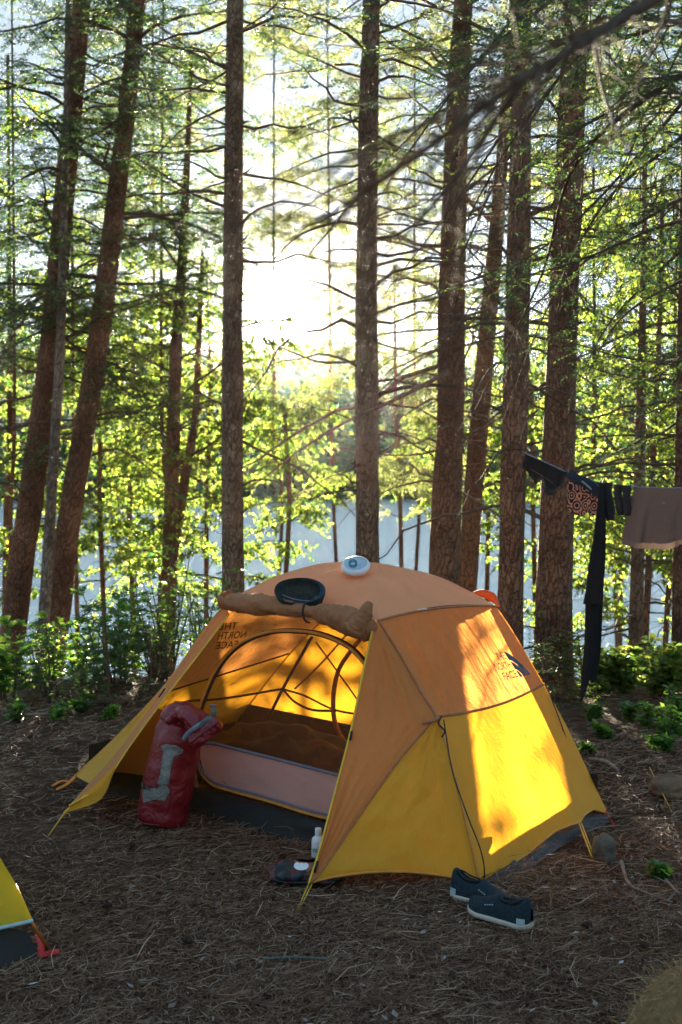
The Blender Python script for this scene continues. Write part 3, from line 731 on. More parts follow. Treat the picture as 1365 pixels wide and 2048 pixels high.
# ground cover along the brow of the bank: nobody could count it
rs = np.random.RandomState(21); n = 6500
x = rs.uniform(-4.5, 4.5, n); y = 8.1 + rs.rand(n) ** 1.3 * 6
kp = (np.abs(x) > 1.6) | (rs.rand(n) < .25); x, y = x[kp], y[kp]; n = len(x)
hh = rs.rand(n) ** 1.6 * .32; c = np.c_[x, y, tz(x, y) + hh]; an = rs.rand(n) * 6.283; L = rs.uniform(.03, .08, n)
a = np.c_[np.cos(an), np.sin(an), rs.uniform(-.5, .5, n)] * L[:, None]; b = nrm(np.cross(a, rs.randn(n, 3) * .4 + np.array((0, 0, 1)))) * (L * .25)[:, None]
mb = MB(); mb.leaves(c, a, b)
for i in range(0, n, 3): mb.seg((c[i][0], c[i][1], c[i][2] - hh[i]), c[i], .0016, .0008)
gc = obj('undergrowth', mb, M_shrub, smooth=False); tag(gc, 'tangled low undergrowth along the top of the bank', kind='stuff')
# ------------------------------------------------------------ the tent
ORANGE = (.82, .31, .09); ORANGE_T = (.68, .27, .06)
YEL = (.93, .47, .045); YEL_T = (.74, .33, .02)
M_or = m_fabric('orange_nylon', ORANGE, ORANGE_T, .46, pleat=(26, (1.0, 1.0, .10), .02), bump=.8)
M_or_top = m_fabric('orange_nylon_roof_sheen', (.88, .42, .22), (.75, .3, .1), .34, pleat=(14, (.5, 1.4, .5), .01), bump=.5, wr=6, spec=.12)  # same orange nylon, skylight and sheen put into a paler colour
M_ye = m_fabric('yellow_nylon', YEL, YEL_T, .46, pleat=(14, (1.0, 1.0, .22), .014), bump=.7)
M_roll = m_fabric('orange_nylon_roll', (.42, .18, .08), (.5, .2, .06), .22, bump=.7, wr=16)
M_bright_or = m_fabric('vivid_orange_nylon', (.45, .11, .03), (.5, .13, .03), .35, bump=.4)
M_mesh = m_fabric('tan_mesh', (.055, .036, .018), (.16, .09, .035), .4, alpha=.60, bump=.1)
M_tan = m_fabric('tan_nylon', (.36, .2, .09), (.4, .22, .09), .35, bump=.3)
M_pink = m_fabric('pale_door_nylon', (.62, .38, .34), (.6, .3, .22), .35, bump=.4, wr=7)
M_tub = m_fabric('dark_floor_nylon', (.016, .018, .018), (.02, .02, .02), .1, bump=.6, wr=10, spec=.35)
M_tubg = m_fabric('grey_floor_nylon', (.055, .055, .062), (.02, .02, .02), .1, bump=.7, wr=12, spec=.4)
M_seam = m_plain('brown_seam', (.36, .15, .07), .8, .2)
M_dkseam = m_plain('dark_seam', (.045, .03, .025), .8, .2)
M_zip = m_plain('yellow_zip', (.75, .5, .05), .5, .15)
M_ozip = m_plain('orange_zip', (.62, .27, .05), .6, .15)
M_bluezip = m_plain('grey_blue_tape', (.16, .17, .22), .7, .15)
M_cord = m_plain('yellow_cord', (.62, .38, .06), .7, .2)
M_dkcord = m_plain('dark_cord', (.03, .02, .02), .7, .2)
M_pole = m_plain('yellow_pole', (.6, .36, .04), .35, .05, bump=0, metal=.5)
M_black = m_plain('black_plastic', (.015, .015, .017), .45, .2)
M_web = m_plain('orange_webbing', (.65, .2, .03), .7, .2)
M_red = m_plain('red_webbing', (.55, .03, .03), .6, .2)
M_logo = m_plain('faded_blue_print', (.06, .09, .14), .7, .3, 60)
M_logo_in = m_plain('dark_print_seen_through', (.07, .035, .02), .8, .2, 60)

def ruled(A, B, nu=26, nv=34, bulge=None, wr=.006, fq=(9, 3), seed=0.0, edge=(1, 1, 1, 1)):
    A = cr(A, nv) if len(A) != nv else np.asarray(A); B = cr(B, nv) if len(B) != nv else np.asarray(B)
    u = np.linspace(0, 1, nu)[None, :, None]; v = np.linspace(0, 1, nv)[:, None, None]
    V = A[:, None] * (1 - u) + B[:, None] * u
    if bulge is not None: V = V + bulge(u, v)
    gu = np.gradient(V, axis=1); gv = np.gradient(V, axis=0); N = nrm(np.cross(gu, gv))
    uu = np.broadcast_to(u[..., 0], V.shape[:2]); vv = np.broadcast_to(v[..., 0], V.shape[:2])
    win = np.clip(8 * uu, 0, 1) * np.clip(8 * (1 - uu), 0, 1) * np.clip(8 * vv * (1 if edge[2] else 99), 0, 1) * np.clip(8 * (1 - vv), 0, 1)
    nz = vnoise(np.stack([uu * fq[0] + seed, vv * fq[1] + seed * 2, uu * 0 + seed], -1)) + .45 * vnoise(np.stack([uu * fq[0] * 2.3 + 5, vv * fq[1] * 1.7, uu * 0 + seed], -1))
    return V + N * (nz * win * wr)[..., None]
def sheet(name, mat, parent, V, label=None): mb = MB(); mb.grid(V); return obj(name, mb, mat, parent, label=label)
def ribbon(name, mat, parent, pts, r=.004, sq=None, label=None, n=6):
    mb = MB(); mb.tube(pts, r, n, squash=sq); return obj(name, mb, mat, parent, label=label)

tent = thing('dome_tent', (0.0, 5.4, 0), 'large orange and yellow dome tent with its front door rolled up', 'tent')
FL = np.array((-1.235, 5.80, 0.03)); FR = P(962, 1770, 4.5); RR = P(1217, 1627, 5.3); RL = np.array((-.60, 6.60, .08))
FLt = P(452, 1205, 5.45); FRt = P(757, 1241, 4.95); RRt = P(993, 1213, 5.5); RLt = np.array((.04, 6.0, .89)); APX = P(750, 1125, 5.5)
fly = thing('rain_fly', (0, 5.4, 0), None, None); fly.parent = tent; fly.location = (0, 0, 0)
if 'label' in fly: del fly['label']
# roof: four curved panels meeting at the peak
pole = {'FL': cr([APX, P(650, 1126, 5.47), P(560, 1150, 5.45), P(495, 1180, 5.45), FLt], 24),
        'FR': cr([APX, P(754, 1165, 5.25), FRt], 24),
        'RR': cr([APX, P(865, 1149, 5.52), P(945, 1185, 5.52), RRt], 24),
        'RL': cr([APX, (APX + RLt) / 2 + (0, .02, .05), RLt], 24)}
def roof(a, b, sag, seed):
    return ruled(pole[a], pole[b], 24, 24, lambda u, v: np.array((0, 0, 1.)) * (sag * 4 * u * (1 - u) * v ** 1.2), .004, (5, 7), seed)
top_front_bulge = .055
sheet('roof_panel', M_or_top, fly, ruled(pole['FL'], pole['FR'], 30, 24, lambda u, v: np.array((-.03, -.12, -.3)) * (.10 * 4 * u * (1 - u) * v ** 1.3), .010, (6, 9), 1.3))
sheet('roof_panel', M_or_top, fly, ruled(pole['FR'], pole['RR'], 30, 24, lambda u, v: np.array((0, 0, 1.)) * (.03 * 4 * u * (1 - u) * v ** 1.2), .008, (7, 5), 4.1))
sheet('roof_panel', M_or_top, fly, roof('RR', 'RL', .0, 7.7)); sheet('roof_panel', M_or_top, fly, roof('RL', 'FL', .0, 9.2))

# right end panel
NL = 44
Lf = cP([(757, 1241, 4.95), (800, 1310, 4.90), (843, 1385, 4.82), (880, 1448, 4.74), (912, 1560, 4.63), (940, 1675, 4.55), (962, 1770, 4.5)], NL)
Rt = cP([(993, 1213, 5.5), (1022, 1255, 5.5), (1060, 1320, 5.48), (1098, 1387, 5.44), (1138, 1460, 5.40), (1180, 1550, 5.35), (1217, 1627, 5.3)], NL)
ks_l, ks_r = 17, 18
def resample(c, a, b, n):
    c = c[a:b + 1]; t_ = np.linspace(0, len(c) - 1, n); i = np.minimum(t_.astype(int), len(c) - 2); f = (t_ - i)[:, None]
    return c[i] * (1 - f) + c[i + 1] * f
ks_l = int(np.argmin(np.abs(Lf[:, 2] - P(0, 1440, 4.75)[2]))); ks_r = int(np.argmin(np.abs(Rt[:, 2] - P(0, 1370, 5.45)[2])))
outw = nrm(np.cross(RR - FR, (0, 0, 1.)))
up1 = lambda u, v: np.array((0, 0, 1.)) * (.022 * 4 * u * (1 - u)) * (1 - v) ** 2 + outw * (.02 * np.sin(np.pi * u) * np.sin(np.pi * v * .5)) - np.array((0, 0, 1.)) * .02 * np.sin(np.pi * u) * v ** 3
VU = ruled(resample(Lf, 0, ks_l, 30), resample(Rt, 0, ks_r, 30), 90, 30, up1, .013, (24, 1.1), 2.2)
end_up = sheet('end_panel', M_or, fly, VU)
# lower: bottom hem scoops up between corners with a guy-out point at u=.62
def hem(u, v):
    lift = np.interp(u, [0, .3, .5, .62, .66, .70, .85, 1], [0, .03, .062, .066, .060, .075, .058, 0])
    gy = np.exp(-((u - .66) / .10) ** 2) * v ** 3 * .03
    return np.array((0, 0, 1.)) * lift * v ** 2 + outw * (.025 * np.sin(np.pi * u) * np.cos(np.pi * v * .5) + gy + .02 * np.sin(np.pi * u) * v)
A_lo = resample(Lf, ks_l, NL - 1, 40).copy(); B_lo = resample(Rt, ks_r, NL - 1, 40).copy()
VL = ruled(A_lo, B_lo, 90, 40, None, 0)
uu = np.linspace(0, 1, 90)[None, :, None]; vv = np.linspace(0, 1, 40)[:, None, None]
seamrow = VU[-1] - VL[0]
VL = VL + hem(uu, vv) + seamrow[None] * (1 - vv) ** 1.5 - (hem(uu, vv)[:1] * (1 - vv) ** 1.5)
nz_ = vnoise(np.stack([uu[..., 0] * 11 + 0 * vv[..., 0], vv[..., 0] * 2.2 + 0 * uu[..., 0], 0 * uu[..., 0] * vv[..., 0] + 3], -1)) + .4 * vnoise(np.stack([uu[..., 0] * 19 + vv[..., 0] * 6, vv[..., 0] * 11 + 0 * uu[..., 0], 0 * uu[..., 0] * vv[..., 0] + 8], -1))
VL = VL + outw * (nz_ * np.sin(np.pi * uu[..., 0]) ** .4 * np.sin(np.pi * np.clip(vv[..., 0], 0, 1)) * .013)[..., None]
end_lo = sheet('end_panel', M_ye, fly, VL)
ribbon('seam', M_seam, end_up, VU[-1] + outw * .003, .0055, n=6); ribbon('seam', M_seam, end_up, VU[0] + outw * .002, .005)
ribbon('hem', M_ozip, end_lo, VL[-1], .004)
# front right door panel
zipR = cP([(745, 1262, 4.88), (726, 1350, 4.80), (703, 1460, 4.70), (672, 1580, 4.58), (640, 1700, 4.47), (618, 1768, 4.41)], 46)
ks = ks_l; SEAM0 = Lf[ks]
seamF = cr([SEAM0, P(800, 1520, 4.62), P(735, 1610, 4.53), P(680, 1690, 4.47), P(640, 1748, 4.42), P(622, 1766, 4.412)], 28)
Bf = np.vstack([resample(Lf, 0, ks, 19)[:-1], resample(seamF, 0, 27, 28)])
fn = nrm(np.array((-.5, -1, .15)))
sheet('door_panel', M_or, fly, ruled(zipR, Bf, 28, 46, lambda u, v: -fn * .0 + fn * .018 * np.sin(np.pi * u) * np.sin(np.pi * v), .012, (9, 2.0), 3.7))
def hemF(u, v): return np.array((0, 0, 1.)) * (.045 * np.sin(np.pi * u) ** .8 * v ** 3) + fn * .02 * np.sin(np.pi * u) * np.sin(np.pi * v)
Lo = resample(Lf, ks, NL - 1, 28)
VF = ruled(seamF, Lo, 60, 40, hemF, .010, (6, 9), 6.1)
door_lo = sheet('door_panel', M_ye, fly, VF)
ribbon('seam', M_seam, door_lo, seamF + fn * .003, .0042); ribbon('hem', M_ozip, door_lo, VF[-1], .005)
ribbon('zip', M_zip, fly, zipR + fn * .002, .0042)
ribbon('seam', M_seam, fly, Lf[:ks + 2] + nrm(fn + outw) * .002, .005)
sp2 = cP([(762, 1275, 4.93), (800, 1345, 4.86), (835, 1410, 4.79), (855, 1445, 4.745)], 20)
ribbon('seam', M_seam, fly, sp2 - fn * .004, .0045)
# corner sleeve and yellow pole tip seen through the lower edge
ribbon('seam', M_ozip, fly, resample(Lf, ks, NL - 1, 30) + nrm(fn + outw) * .003, .006)
for (a, b) in (((706, 1462), (703, 1480)), ((638, 1722), (632, 1745))):
    mb = MB(); q0 = P(*a, 4.69 if a[1] < 1600 else 4.44) + fn * .008; q1 = P(*b, 4.68 if a[1] < 1600 else 4.43) + fn * .008
    mb.tube([q0, q1], .0085, 8, squash=.5); obj('velcro_tab', mb, M_black, fly)
# left door panel
oL = cP([(450, 1210, 5.45), (405, 1266, 5.52), (330, 1372, 5.62), (240, 1468, 5.72), (151, 1552, 5.79)], 44)
kO = int(np.argmin(np.abs(oL[:, 2] - P(0, 1372, 5.62)[2])))
iL = cP([(459, 1228, 5.40), (400, 1306, 5.36), (332, 1394, 5.31), (262, 1490, 5.25), (205, 1570, 5.20), (138, 1612, 5.14)], 44)
Mid = cr([oL[kO], P(283, 1440, 5.58), P(225, 1515, 5.50), P(178, 1567, 5.42)], 44 - kO)
sheet('door_panel', M_or, fly, ruled(np.vstack([oL[:kO], Mid]), iL, 22, 44, None, .007, (7, 1.5), 8.8))
ll = sheet('door_panel', M_ye, fly, ruled(oL[kO:], Mid, 16, 44 - kO, None, .006, (5, 1.5), 1.8))
mb = MB(); tip = P(100, 1662, 5.135)
sheet('door_tail', M_ye, fly, ruled(cr([P(232, 1530, 5.22), P(180, 1580, 5.18), P(128, 1622, 5.14)], 14), cr([P(228, 1545, 5.215), P(200, 1600, 5.17), P(126, 1628, 5.135)], 14), 8, 14, None, .003, (3, 3), 1.1))
ribbon('zip', M_zip, fly, iL, .0035); ribbon('seam', M_ozip, fly, oL, .006)
mb = MB(); mb.tube([P(330, 1377, 5.30), P(318, 1395, 5.29)], .007, 8, squash=.5); obj('velcro_tab', mb, M_black, fly)
# left end panel (its inner face shows through the door)
BL = cr([RLt, (RLt + RL) / 2 + (0.02, .04, .06), RL], 44); kb = 22
VLe_u = ruled(oL[:kb], BL[:kb], 40, kb, None, .008, (9, 2), 5.5); VLe_l = ruled(oL[kb - 1:], BL[kb - 1:], 40, 45 - kb, None, .006, (8, 3), 6.6)
left_end = sheet('end_panel', M_or, fly, VLe_u); sheet('end_panel', M_ye, fly, VLe_l)
ribbon('seam', M_dkseam, left_end, VLe_u[-1], .006)
# rear: left half closed, right half tied open so the low sun enters there
rb = cr([RLt * .52 + RRt * .48 + (0, .06, .04), np.array((.40, 6.16, .5)), np.array((.44, 6.34, .04))], 34)
sheet('rear_door_panel', M_ye, fly, ruled(cr([RLt, (RLt + RL) / 2 + (.02, .04, .06), RL], 34), rb, 34, 34, None, .008, (6, 3), 7.1))
sheet('rear_door_panel', M_ye, fly, ruled(cr([RRt, *Rt[[10, 20, 32]], RR], 34), cr([RRt + (-.04, .05, 0), (.86, 5.72, .45), (1.02, 5.66, .05)], 34), 14, 34, None, .006, (4, 2), 2.9))
# rolled doors
def roll(name, ctrl, rad, mat, seed, sq=1.0, n=22, m=60):
    c = cP(ctrl, m); rr = np.interp(np.linspace(0, 1, m), np.linspace(0, 1, len(rad)), rad)
    th = np.arange(n) / n * 6.283; s = np.linspace(0, 1, m)
    q = np.stack([np.cos(th)[None] * 1.3 + s[:, None] * 3, np.sin(th)[None] * 1.3 + s[:, None] * 6, s[:, None] * 16 + 0 * th[None]], -1)
    R_ = rr[:, None] * (1 + .15 * vnoise(q * (1.6, 1.6, .3) + seed) + .26 * np.abs(vnoise(q * (3.2, 3.2, .3) + seed)) + .07 * vnoise(q * 2.7 + seed))
    mb = MB(); mb.tube(c, R_, n, squash=sq); return obj(name, mb, mat, fly)
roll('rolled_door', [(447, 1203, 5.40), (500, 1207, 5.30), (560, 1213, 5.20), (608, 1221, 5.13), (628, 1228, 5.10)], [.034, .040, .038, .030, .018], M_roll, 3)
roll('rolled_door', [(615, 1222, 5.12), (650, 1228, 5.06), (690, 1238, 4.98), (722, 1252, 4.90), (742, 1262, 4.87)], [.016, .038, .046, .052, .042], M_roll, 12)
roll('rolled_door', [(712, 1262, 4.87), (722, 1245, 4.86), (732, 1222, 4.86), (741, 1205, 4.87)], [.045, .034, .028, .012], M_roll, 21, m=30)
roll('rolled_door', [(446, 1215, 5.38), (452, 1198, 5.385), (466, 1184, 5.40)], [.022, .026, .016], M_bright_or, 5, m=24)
roll('rear_rolled_door', [(945, 1188, 5.62), (968, 1187, 5.64), (985, 1195, 5.64), (998, 1212, 5.6)], [.012, .022, .026, .008], M_bright_or, 7, m=24, sq=.7)
ribbon('tie', M_dkcord, fly, cr([P(611, 1205, 5.05), P(606, 1220, 5.04), P(610, 1240, 5.05), P(620, 1246, 5.06)], 10), .005)
ribbon('tie', M_seam, fly, P(853, 1448, 4.735) + fn * .008 + np.array([(-.02, 0, -.005), (0, 0, .004), (.03, 0, .012), (.055, .02, .02)]), .006)
# poles
def polecurve(a, t_): return np.vstack([a, t_])
for key, base in (('FR', resample(Lf, 0, NL - 1, 30)), ('RR', resample(Rt, 0, NL - 1, 30)), ('FL', resample(oL, 0, 43, 30)), ('RL', BL)):
    c = np.vstack([pole[key], base[1:]]); inn = np.array((.05, 5.5, .3)) - c; inn = nrm(inn)
    ribbon('tent_pole', M_pole, tent, c + inn * .012, .0045, n=8)
# inner tent, on a plane just inside the front of the fly
a_, b_ = np.array((-1.17, 5.83, 0.0)), np.array((.50, 4.58, 0.0)); c_ = np.array((-.20, 5.33, .90))
nW = np.cross(b_ - a_, c_ - a_); nW /= np.linalg.norm(nW)
if nW[1] > 0: nW = -nW
def W(px, py, off=0.0):
    o = np.array((0, 0, CAMZ)); d = np.array(ray(px, py)); p0 = a_ + nW * off
    return o + d * ((p0 - o).dot(nW) / d.dot(nW))
def poly(name, pts3, mat, parent, label=None):
    me_t = tessellate_polygon([[Vector(p) for p in pts3]]); mb = MB(); mb.add(pts3, None, [tuple(reversed(f)) for f in me_t]); return obj(name, mb, mat, parent, smooth=False, label=label)
inner = thing('inner_tent', (0, 0, 0), None, None); inner.parent = tent
dl = [(395, 1560), (392, 1500), (397, 1440), (410, 1395), (432, 1345), (462, 1305), (500, 1278), (545, 1264), (590, 1262), (640, 1268), (690, 1288), (722, 1315), (752, 1360), (775, 1420), (785, 1500), (780, 1590), (765, 1650), (700, 1648), (640, 1632), (540, 1600), (460, 1580), (420, 1572)]
out_ = [(165, 1552), (240, 1480), (330, 1385), (400, 1295), (462, 1222), (600, 1215), (735, 1240), (800, 1310), (860, 1420), (900, 1540), (935, 1700), (800, 1690), (700, 1655), (560, 1615), (400, 1577), (235, 1545)]
poly('front_mesh', [W(*p) for p in out_], M_mesh, inner, 'tan see-through netting wall')
poly('side_panel', [W(*p, .003) for p in [(170, 1552), (240, 1480), (300, 1412), (398, 1442), (390, 1500), (398, 1578), (235, 1545)]], M_tan, inner)
pk = [(396, 1500), (425, 1487), (480, 1500), (560, 1520), (680, 1551), (790, 1580), (775, 1640), (700, 1645), (640, 1630), (540, 1600), (460, 1580), (418, 1560)]
mid_t = cr([W(*p, .004) for p in [(398, 1490), (425, 1487), (480, 1500), (560, 1520), (680, 1551), (790, 1580)]], 40)
bot_t = cr([W(*p, .004) for p in [(397, 1505), (414, 1556), (440, 1576), (540, 1603), (640, 1633), (775, 1648)]], 40)
sheet('door_lower_panel', M_pink, inner, ruled(mid_t, bot_t, 14, 40, None, .005, (4, 9), 3.3))
ribbon('door_tape', M_bluezip, inner, mid_t + nW * .004, .007)
arch = cr([W(*p, .006) for p in dl[:1] + dl[1:15]], 70)
ribbon('door_arch_binding', M_dkseam, inner, arch, .013, sq=.9); ribbon('door_zip', M_ozip, inner, arch + nW * .012, .0072)
low = cr([W(*p, .008) for p in [(392, 1500), (402, 1545), (425, 1570), (460, 1582), (540, 1604), (640, 1634), (765, 1655)]], 50)
ribbon('door_zip', M_ozip, inner, low, .006); ribbon('door_tape', M_bluezip, inner, low + np.array((0, 0, .016)), .005)
tt = cr([W(*p, .006) for p in [(160, 1553), (235, 1545), (320, 1558), (400, 1577), (540, 1612), (650, 1645), (800, 1690), (950, 1745)]], 60)
tb = np.array([G(*p) for p in [(172, 1582), (250, 1603), (330, 1620), (420, 1640), (540, 1672), (640, 1697), (800, 1742), (965, 1790)]]); tb = cr(tb, 60)
sheet('floor_tub', M_tub, inner, ruled(tt, tb, 12, 60, None, .012, (3, 12), 2.0))
tt2 = cr([P(955, 1755, 4.58), P(1000, 1712, 4.72), P(1130, 1625, 5.06), P(1205, 1618, 5.32)], 40); tb2 = cr([G(966, 1792), G(1040, 1755), G(1130, 1690), G(1222, 1645)], 40)
sheet('floor_tub', M_tubg, inner, ruled(tt2, tb2, 12, 40, None, .012, (4, 9), 4.0))
bl_, br_ = RL + (.04, -.03, 0), RR + (-.04, .03, 0)
sheet('floor_tub', M_tub, inner, ruled(np.linspace(bl_ + (0, 0, .16), br_ + (0, 0, .16), 30), np.linspace(bl_, br_, 30) * (1, 1, 0), 6, 30, None, .006, (2, 9), 1.0))
sheet('floor_tub', M_tub, inner, ruled(np.linspace(FL + (.05, 0, .16), bl_ + (0, 0, .16), 30), np.linspace(FL + (.05, 0, 0), bl_, 30) * (1, 1, 0), 6, 30, None, .006, (2, 9), 1.0))
fz = (0, 0, .014)
mb = MB(); c4 = [FL * (1, 1, 0) + fz, FR * (1, 1, 0) + fz, RR * (1, 1, 0) + fz, RL * (1, 1, 0) + fz]; mb.add(c4, [(0, 1, 2, 3)]); obj('floor_sheet', mb, M_tub, inner, smooth=False)
# rear wall seams, window slit and rear door arch of the inner tent (plane through the rear corners)
ar, br2, cr2 = RL.copy(), np.array((1.13, 5.3, .05)), (RLt + RRt) / 2; nR = np.cross(br2 - ar, cr2 - ar); nR /= np.linalg.norm(nR)
if nR[1] > 0: nR = -nR
def WR(px, py, off=.05):
    o = np.array((0, 0, CAMZ)); d = np.array(ray(px, py)); p0 = ar + nR * off; return o + d * ((p0 - o).dot(nR) / d.dot(nR))
for l_, r_, m_ in (([(735, 1262), (700, 1305), (676, 1345), (667, 1400), (672, 1450), (700, 1500), (725, 1520)], .012, M_seam),
                   ([(565, 1378), (610, 1392), (670, 1420), (740, 1432)], .0055, M_dkseam), ([(567, 1380), (590, 1404), (625, 1420), (672, 1422)], .0065, M_dkseam),
                   ([(632, 1284), (680, 1350), (740, 1435)], .005, M_seam), ([(700, 1262), (640, 1330), (590, 1378)], .005, M_seam)):
    ribbon('rear_seam', m_, inner, cr([WR(*p) for p in l_], 30), r_)
ribbon('rear_seam', M_dkseam, inner, cr([P(624, 1274, 5.95), P(566, 1378, 6.2), P(525, 1462, 6.4)], 20), .008)
ribbon('rear_seam', M_dkseam, inner, cr([P(330, 1404, 5.9), P(440, 1398, 6.02), P(566, 1378, 6.2)], 24), .006)
# guylines, stake loops
def guy(name, pts, mat=M_cord, r=.0028): return ribbon(name, mat, tent, pts, r)
g0 = P(618, 1768, 4.41)
guy('guyline', [g0, G(592, 1828)]); guy('guyline', [g0 + (.012, 0, 0), G(597, 1824)])
guy('guyline', [P(132, 1622, 5.14), G(97, 1672)]); guy('guyline', [P(140, 1616, 5.14), P(120, 1640, 5.14)], r=.006)
hm = VL[-1][int(.66 * 89)]; guy('guyline', [hm, G(1186, 1718)], r=.0035); guy('guyline', [hm + (.01, 0, 0), G(1189, 1714)])
guy('guyline', cr([P(888, 1440, 4.70), P(905, 1540, 4.58), P(935, 1630, 4.50), P(962, 1700, 4.46), P(970, 1745, 4.45), P(966, 1768, 4.46)], 20), M_dkcord, .0026)
guy('guyline', cr([P(1100, 1388, 5.42), P(1120, 1440, 5.36), P(1145, 1510, 5.32), P(1170, 1570, 5.27), P(1190, 1625, 5.24)], 20), M_dkcord, .0026)
guy('guyline', [P(1300, 1535, 5.9), G(1345, 1625)], M_cord, .002)
guy('stake_loop', cr([FR, FR + (.01, -.02, -.02), G(966, 1782)], 6), M_ozip, .008)
mb = MB(); mb.tube(cr([P(1212, 1622, 5.29), P(1220, 1640, 5.27), G(1229, 1652)], 8), .014, 8, squash=.35); obj('stake_loop', mb, M_red, tent, label='red corner strap at the right rear corner')
mb = MB(); mb.tube(cr([P(152, 1552, 5.79), P(135, 1568, 5.75), G(112, 1580)], 8), .012, 8, squash=.3); obj('stake_loop', mb, M_web, tent)
mb = MB(); mb.tube(cr([G(146, 1575) + (0, 0, .02), G(125, 1575) + (0, 0, .03), G(104, 1578) + (0, 0, .012)], 8), .010, 8, squash=.4); obj('stake_loop', mb, M_web, tent)
mb = MB(); mb.tube(cr([P(884, 1432, 4.70), P(878, 1448, 4.68), P(890, 1462, 4.68), P(884, 1475, 4.68)], 10), .0035, 6); obj('guyline_toggle', mb, M_dkcord, tent)

# printed lettering, laid on the end panels
def bvh(o):
    me = o.data; off = world_origin(o)
    return BVHTree.FromPolygons([Vector(np.array(v.co) + off) for v in me.vertices], [tuple(p.vertices) for p in me.polygons])
def text_mesh(s):
    cu = bpy.data.curves.new('t', 'FONT'); cu.body = s; cu.resolution_u = 3; cu.offset = .012
    o = bpy.data.objects.new('t', cu); COL.objects.link(o); dg = bpy.context.evaluated_depsgraph_get(); dg.update()
    me = bpy.data.meshes.new_from_object(o.evaluated_get(dg)); v = np.array([x.co[:] for x in me.vertices]); f = [tuple(p.vertices) for p in me.polygons]
    bpy.data.objects.remove(o); bpy.data.meshes.remove(me)
    v[:, 0] -= v[:, 0].min(); v[:, 0] /= v[:, 0].max(); v[:, 1] -= v[:, 1].min(); v[:, 1] /= v[:, 1].max(); return v[:, :2], f
def decal(name, polys, quad, tree_, off, mat, parent):
    """polys: list of (verts in unit square, faces); quad TL TR BR BL photo pixels"""
    mb = MB(); q = np.array(quad, float); o = Vector((0, 0, CAMZ))
    for v, f in polys:
        pts = []
        for (u, k) in v:
            p = (q[0] * (1 - u) + q[1] * u) * (1 - k) + (q[3] * (1 - u) + q[2] * u) * k
            d = ray(*p); hit, nn, _, _ = tree_.ray_cast(o, d)
            if hit is None: hit = o + d * 5
            pts.append(np.array(hit) - np.array(d) * off)
        fs = [x for x in f if len(x) == 3]; fq = [x for x in f if len(x) == 4]
        for x in f:
            if len(x) > 4: fs += [(x[0], x[i], x[i + 1]) for i in range(1, len(x) - 1)]
        mb.add(pts, fq if fq else None, fs if fs else None)
    return obj(name, mb, mat, parent, smooth=False)
rows = []
for s_, (u0, u1), (k0, k1) in (('THE', (.24, .60), (.02, .28)), ('NORTH', (.0, .60), (.36, .63)), ('FACE', (.13, .60), (.71, .98))):
    v, f = text_mesh(s_); v = np.c_[u0 + v[:, 0] * (u1 - u0), k1 - v[:, 1] * (k1 - k0)]; rows.append((v, f))
dome = []
for r0_, r1_ in ((.0, .26), (.31, .60), (.66, 1.0)):
    th = np.linspace(0, math.pi / 2, 12); a = np.c_[np.sin(th), 1 - np.cos(th)]
    v = np.vstack([np.c_[.64 + .36 * r1_ * np.sin(th), 1 - r1_ * np.cos(th)], np.c_[.64 + .36 * r0_ * np.sin(th), 1 - r0_ * np.cos(th)]])
    dome.append((v, [(i, i + 1, 13 + i, 12 + i) for i in range(11)]))
decal('printed_logo', rows + dome, [(978, 1307), (1024, 1301), (1062, 1349), (1004, 1364)], bvh(end_up), .004, M_logo, end_up)
mir = [(np.c_[.6 - v[:, 0] / 1.0, v[:, 1]], f) for v, f in rows]
decal('printed_logo', mir, [(441, 1245), (541, 1240), (521, 1293), (431, 1300)], bvh(left_end), .006, M_logo_in, left_end)
# ------------------------------------------------------------ things lying about
M_bagred = m_fabric('red_pvc', (.2, .009, .015), (.2, .01, .01), .04, bump=1.0, wr=13, rough=.42, spec=.5)
M_duct = m_plain('silver_tape', (.2, .2, .185), .38, .35, 40, .6, .25)
M_strap = m_plain('grey_strap', (.16, .2, .25), .7, .2)
M_buckle = m_plain('grey_buckle', (.1, .12, .14), .4, .2)

# sleeping bags on the tent floor
def heap(name, label, cat, cen, ax, rx, ry, rz, mat, seed, group=None):
    n, m = 40, 26; th = np.linspace(0, 2 * math.pi, n, endpoint=False); ph = np.linspace(0.02, math.pi / 2, m)
    d = np.stack([np.cos(th)[None] * np.cos(ph)[:, None] ** .6, np.sin(th)[None] * np.cos(ph)[:, None] ** .6, np.sin(ph)[:, None] + 0 * th[None]], -1)
    k = 1 + .32 * vnoise(d * 2.3 + seed) + .16 * vnoise(d * 5.2 + seed)
    v = d * k[..., None] * (rx, ry, rz); c, s = math.cos(ax), math.sin(ax)
    v = np.stack([v[..., 0] * c - v[..., 1] * s, v[..., 0] * s + v[..., 1] * c, v[..., 2]], -1) + cen
    mb = MB(); mb.grid(v, closed=True); o = obj(name, mb, mat); tag(o, label, cat, group); return o
ax = math.atan2(-.6, .8)
heap('sleeping_bag', 'crumpled dark green sleeping bag heaped inside the tent', 'sleeping bag', np.array((-.28, 5.72, .02)), ax, .50, .22, .27, m_fabric('dark_green_quilt', (.035, .04, .03), (.03, .03, .02), .15, bump=.8), 3.0)
heap('sleeping_bag', 'maroon brown blanket spread inside the tent behind the door panel', 'blanket', np.array((.08, 5.36, .02)), ax, .50, .17, .20, m_fabric('maroon_quilt', (.09, .035, .025), (.05, .02, .02), .15, bump=.8), 9.0)

